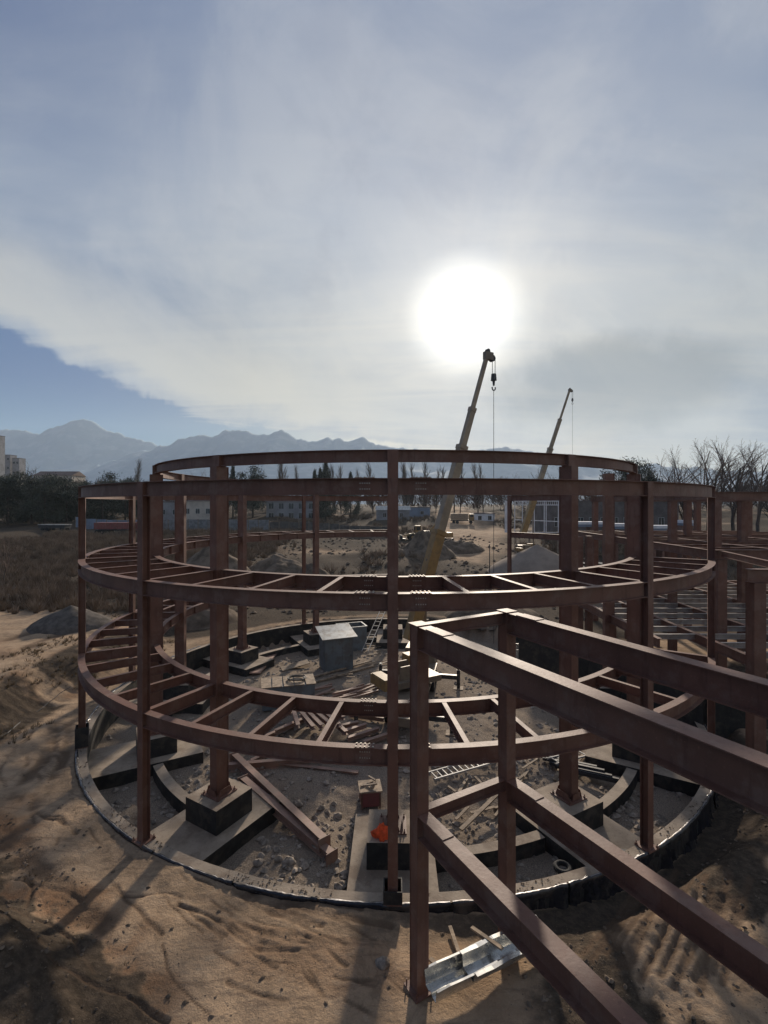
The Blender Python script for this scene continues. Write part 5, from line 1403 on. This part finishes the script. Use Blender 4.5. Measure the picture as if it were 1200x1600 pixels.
# evergreens: trunk plus a crown of needle clumps
def leafy(seed, h, w_, kind, n_):
    rs = np.random.RandomState(seed)
    V = []; Fc = []
    nb = 26 if kind == 'round' else 34
    cl = []
    for i in range(nb):
        t = (i + rs.rand()) / nb
        if kind == 'cone': z_ = h * (.10 + .88 * t); r_ = w_ * (1 - t) * rs.uniform(.6, 1.1); a_ = rs.rand() * 6.28; cl.append((r_ * math.cos(a_), r_ * math.sin(a_), z_, .10 * w_ + .28 * w_ * (1 - t), .05 * h))
        else:
            a_ = rs.rand() * 6.28; zz = rs.uniform(.10, 1.0); r_ = w_ * math.sqrt(max(0.05, 1 - ((zz - .5) / .55) ** 2)) * rs.uniform(.3, 1.0); cl.append((r_ * math.cos(a_), r_ * math.sin(a_), zz * h * .93, w_ * rs.uniform(.22, .4), h * rs.uniform(.06, .10)))
    per = n_ // nb
    for (cx_, cy_, cz_, sr, sh) in cl:
        g_ = rs.randn(per, 3) * np.array([sr * .55, sr * .55, sh * .6]) + np.array([cx_, cy_, cz_])
        for q in g_:
            s = rs.uniform(.12, .34); a_, b_, c_ = rs.rand(3) * 6.28
            u = np.array([math.cos(a_) * math.cos(b_), math.sin(a_) * math.cos(b_), math.sin(b_)]) * s; v = np.array([-math.sin(a_) * math.cos(c_), math.cos(a_) * math.cos(c_), math.sin(c_)]) * s * .5
            b0 = len(V); V += [tuple(q - u), tuple(q + v), tuple(q + u)]; Fc.append((b0, b0 + 1, b0 + 2))
    me = bpy.data.meshes.new('crown'); me.from_pydata(V, [], Fc); me.materials.append(M_pine)
    t = MB(); t.tube((0, 0, 0), (0, 0, h * .9), .22, .04, n=7)
    for i in range(8):
        a_ = i * 2.4; z_ = h * (.25 + .08 * i); t.tube((0, 0, z_), (w_ * .6 * math.cos(a_) * (1 - i * .09), w_ * .6 * math.sin(a_) * (1 - i * .09), z_ + .5), .06, .02, n=4)
    return me, t.mesh('trunk', [M_bark])
rounds = [leafy(s, 10, 3.6, 'round', 9000) for s in (1, 2, 3)]
cones = [leafy(s, 11, 2.6, 'cone', 7000) for s in (5, 6)]
ever = []
rg = random.Random(33)
spots = [(-30, 742, 128), (-8, 745, 138), (12, 741, 132), (34, 745, 145), (50, 740, 135), (70, 742, 128), (88, 745, 140), (104, 748, 132), (122, 753, 138), (140, 752, 146), (176, 741, 150), (196, 747, 146), (160, 757, 140), (222, 752, 150), (240, 758, 146)]
for i, (px_, yt, Y) in enumerate(spots):
    words = ['first', 'second', 'third', 'fourth', 'fifth', 'sixth', 'seventh', 'eighth', 'ninth', 'tenth', 'eleventh', 'twelfth', 'thirteenth', 'fourteenth', 'fifteenth']
    order = sorted(spots).index((px_, yt, Y))
    tree('evergreen_tree', rounds[i % 3], px_, yt, Y, 'dark dense evergreen, %s from the left edge in the wood behind the terrace' % words[order], 9.6, group='dark evergreens at the left', wide=rg.uniform(1.0, 1.3))
for px_, yt, Y, k, lb in ((364, 729, 150, 0, 'small conifer behind the left inner column under the top ring'), (395, 729, 150, 1, 'bushy rounded conifer seen through the top ring'), (492, 735, 155, 0, 'low dark conifer at the left end of the skyline group'), (500, 732, 155, 1, 'second low conifer in the skyline group'), (509, 722, 150, 0, 'tallest conifer of the skyline group'), (548, 738, 160, 1, 'small conifer tip between the conifer group and the column'), (985, 720, 110, 0, 'evergreen beside the right end of the top ring'), (1000, 732, 112, 1, 'lower evergreen at the right end of the top ring')):
    ms = rounds[k] if px_ in (395, 985, 1000) else cones[k]
    tree('conifer_tree', ms, px_, yt, Y, lb, 9.6 if px_ in (395, 985, 1000) else 11, wide=.9)
# far wood behind the buildings: one mass of bare crowns
def far_wood():
    rs = np.random.RandomState(9); V = []; Fc = []
    for i in range(430):
        px_ = rs.uniform(-60, 1300); Y = rs.uniform(165, 260); yt = 750 + 12 * rs.rand() + 6 * math.sin(px_ * .03)
        x0 = (px_ - HX) / F * Y; z0 = tz(x0, Y); H_ = zpx(yt, Y) - z0
        W_ = H_ * rs.uniform(.30, .5)
        for k in range(90):
            t = rs.rand() ** .7; a_ = rs.rand() * 6.28; r0 = W_ * .25 * rs.rand(); r1 = W_ * rs.uniform(.3, 1.0) * math.sin(math.pi * min(1, .15 + .8 * t))
            z1 = z0 + H_ * (.1 + .7 * t); z2 = z1 + H_ * rs.uniform(.08, .25)
            a = np.array([x0 + r0 * math.cos(a_), Y + r0 * math.sin(a_), z1]); b_ = np.array([x0 + r1 * math.cos(a_ + .3), Y + r1 * math.sin(a_ + .3), z2])
            w_ = rs.uniform(.05, .22); b0 = len(V); V += [tuple(a), tuple(a + np.array([w_, .02, w_])), tuple(b_ + np.array([w_ * .5, 0, 0])), tuple(b_)]; Fc.append((b0, b0 + 1, b0 + 2, b0 + 3))
    me = bpy.data.meshes.new('far_wood'); me.from_pydata(V, [], Fc); me.materials.append(M_twig)
    o = bpy.data.objects.new('far_wood', me); COL.objects.link(o); tag(o, 'far belt of bare grey-brown trees behind the houses', 'wood', kind='stuff')
far_wood()
# scrub behind the site and weeds on the banks
def scrub(nm, n_, gen, hmin, hmax, m, seed, label, cat, blades=14, wd=.02):
    rs = np.random.RandomState(seed); P_ = gen(rs, n_); Z_ = terr(P_[:, 0], P_[:, 1], False); V = []; Fc = []
    for i in range(len(P_)):
        h = rs.uniform(hmin, hmax)
        for k in range(blades):
            a_ = rs.rand() * 6.28; sp_ = rs.rand() * h * .7; b_ = rs.rand() * h * .25
            x0 = P_[i, 0] + b_ * math.cos(a_); y0 = P_[i, 1] + b_ * math.sin(a_); w_ = wd * (.6 + .8 * rs.rand()) * (1 + .0 * h)
            b0 = len(V); V += [(x0 - w_, y0, Z_[i] - .03), (x0 + w_, y0 + w_ * .5, Z_[i] - .03), (x0 + sp_ * math.cos(a_), y0 + sp_ * math.sin(a_), Z_[i] + h * (.5 + .5 * rs.rand()))]
            Fc.append((b0, b0 + 1, b0 + 2))
    me = bpy.data.meshes.new(nm); me.from_pydata(V, [], Fc); me.materials.append(m)
    o = bpy.data.objects.new(nm, me); COL.objects.link(o); tag(o, label, cat, kind='stuff')
def g_s1(rs, n_):
    P_ = np.stack([rs.uniform(-75, -8, n_), rs.uniform(40, 112, n_)], 1); k = (fbm(P_[:, 0], P_[:, 1], .1, 3, 5) > -.3) & (P_[:, 0] < -19); return P_[k]
scrub('scrub', 9000, g_s1, .3, 1.5, M_bush, 3, 'brown winter scrub on the rough ground beyond the terrace', 'scrub', 16, .05)
def g_s2(rs, n_):
    P_ = np.stack([rs.uniform(-40, 60, n_), rs.uniform(58, 165, n_)], 1); k = (fbm(P_[:, 0], P_[:, 1], .08, 3, 6) > -.05) & (np.abs(P_[:, 0] - 14 - (P_[:, 1] - 60) * .12) > 9); return P_[k]
scrub('scrub', 5000, g_s2, .4, 1.6, M_bush, 4, 'brown scrub between the dirt heaps and the houses', 'scrub', 16, .07)
def g_w1(rs, n_):
    P_ = np.stack([rs.uniform(-14, -3, n_), rs.uniform(8.8, 15, n_)], 1); s__ = (P_[:, 0] + 4.4) * -.547 + (P_[:, 1] - 9.9) * -.837; k = (s__ > -.2) & (fbm(P_[:, 0], P_[:, 1], .8, 2, 8) > .0); return P_[k]
scrub('weeds', 420, g_w1, .05, .20, M_grass, 5, 'dry weeds rooted in the dark soil heap at the lower left', 'weeds', 7, .006)
def g_w2(rs, n_):
    P_ = np.stack([rs.uniform(-23, -16, n_), rs.uniform(17, 44, n_)], 1); k = fbm(P_[:, 0], P_[:, 1], .5, 2, 8) > -.05; return P_[k]
scrub('dry_grass', 1500, g_w2, .08, .35, M_grass, 6, 'dry grass growing on the bank below the left road', 'grass', 10, .012)
# small leafless tree on the left edge
sm = tree_mesh(31, dict(P_bare, h=3.4, r=.07, kids=[8, 5, 3, 2], lev=3))
p = place(6, 912); rt = empty('sapling', p, 0, label='thin dark sapling at the left edge of the picture', cat='tree')
link('crown', sm[0], rt, sc=(1.1,) * 3); link('trunk', sm[1], rt, sc=(1.1,) * 3)

# ------------------------------------------------------------------ air
mb = MB(); mb.box((0, 2150, 320), (11600, 4800, 860))
hm = bpy.data.materials.new('haze_air'); hm.use_nodes = True; nt = hm.node_tree; nt.nodes.clear()
out = nt.nodes.new('ShaderNodeOutputMaterial'); pv_ = nt.nodes.new('ShaderNodeVolumePrincipled')
pv_.inputs['Color'].default_value = (.72, .87, 1.0, 1); pv_.inputs['Density'].default_value = 1.1e-4; pv_.inputs['Anisotropy'].default_value = .3
nt.links.new(pv_.outputs[0], out.inputs['Volume'])
hz = mb.obj('haze', [hm], None, kind='stuff')
hm.cycles.homogeneous_volume = True
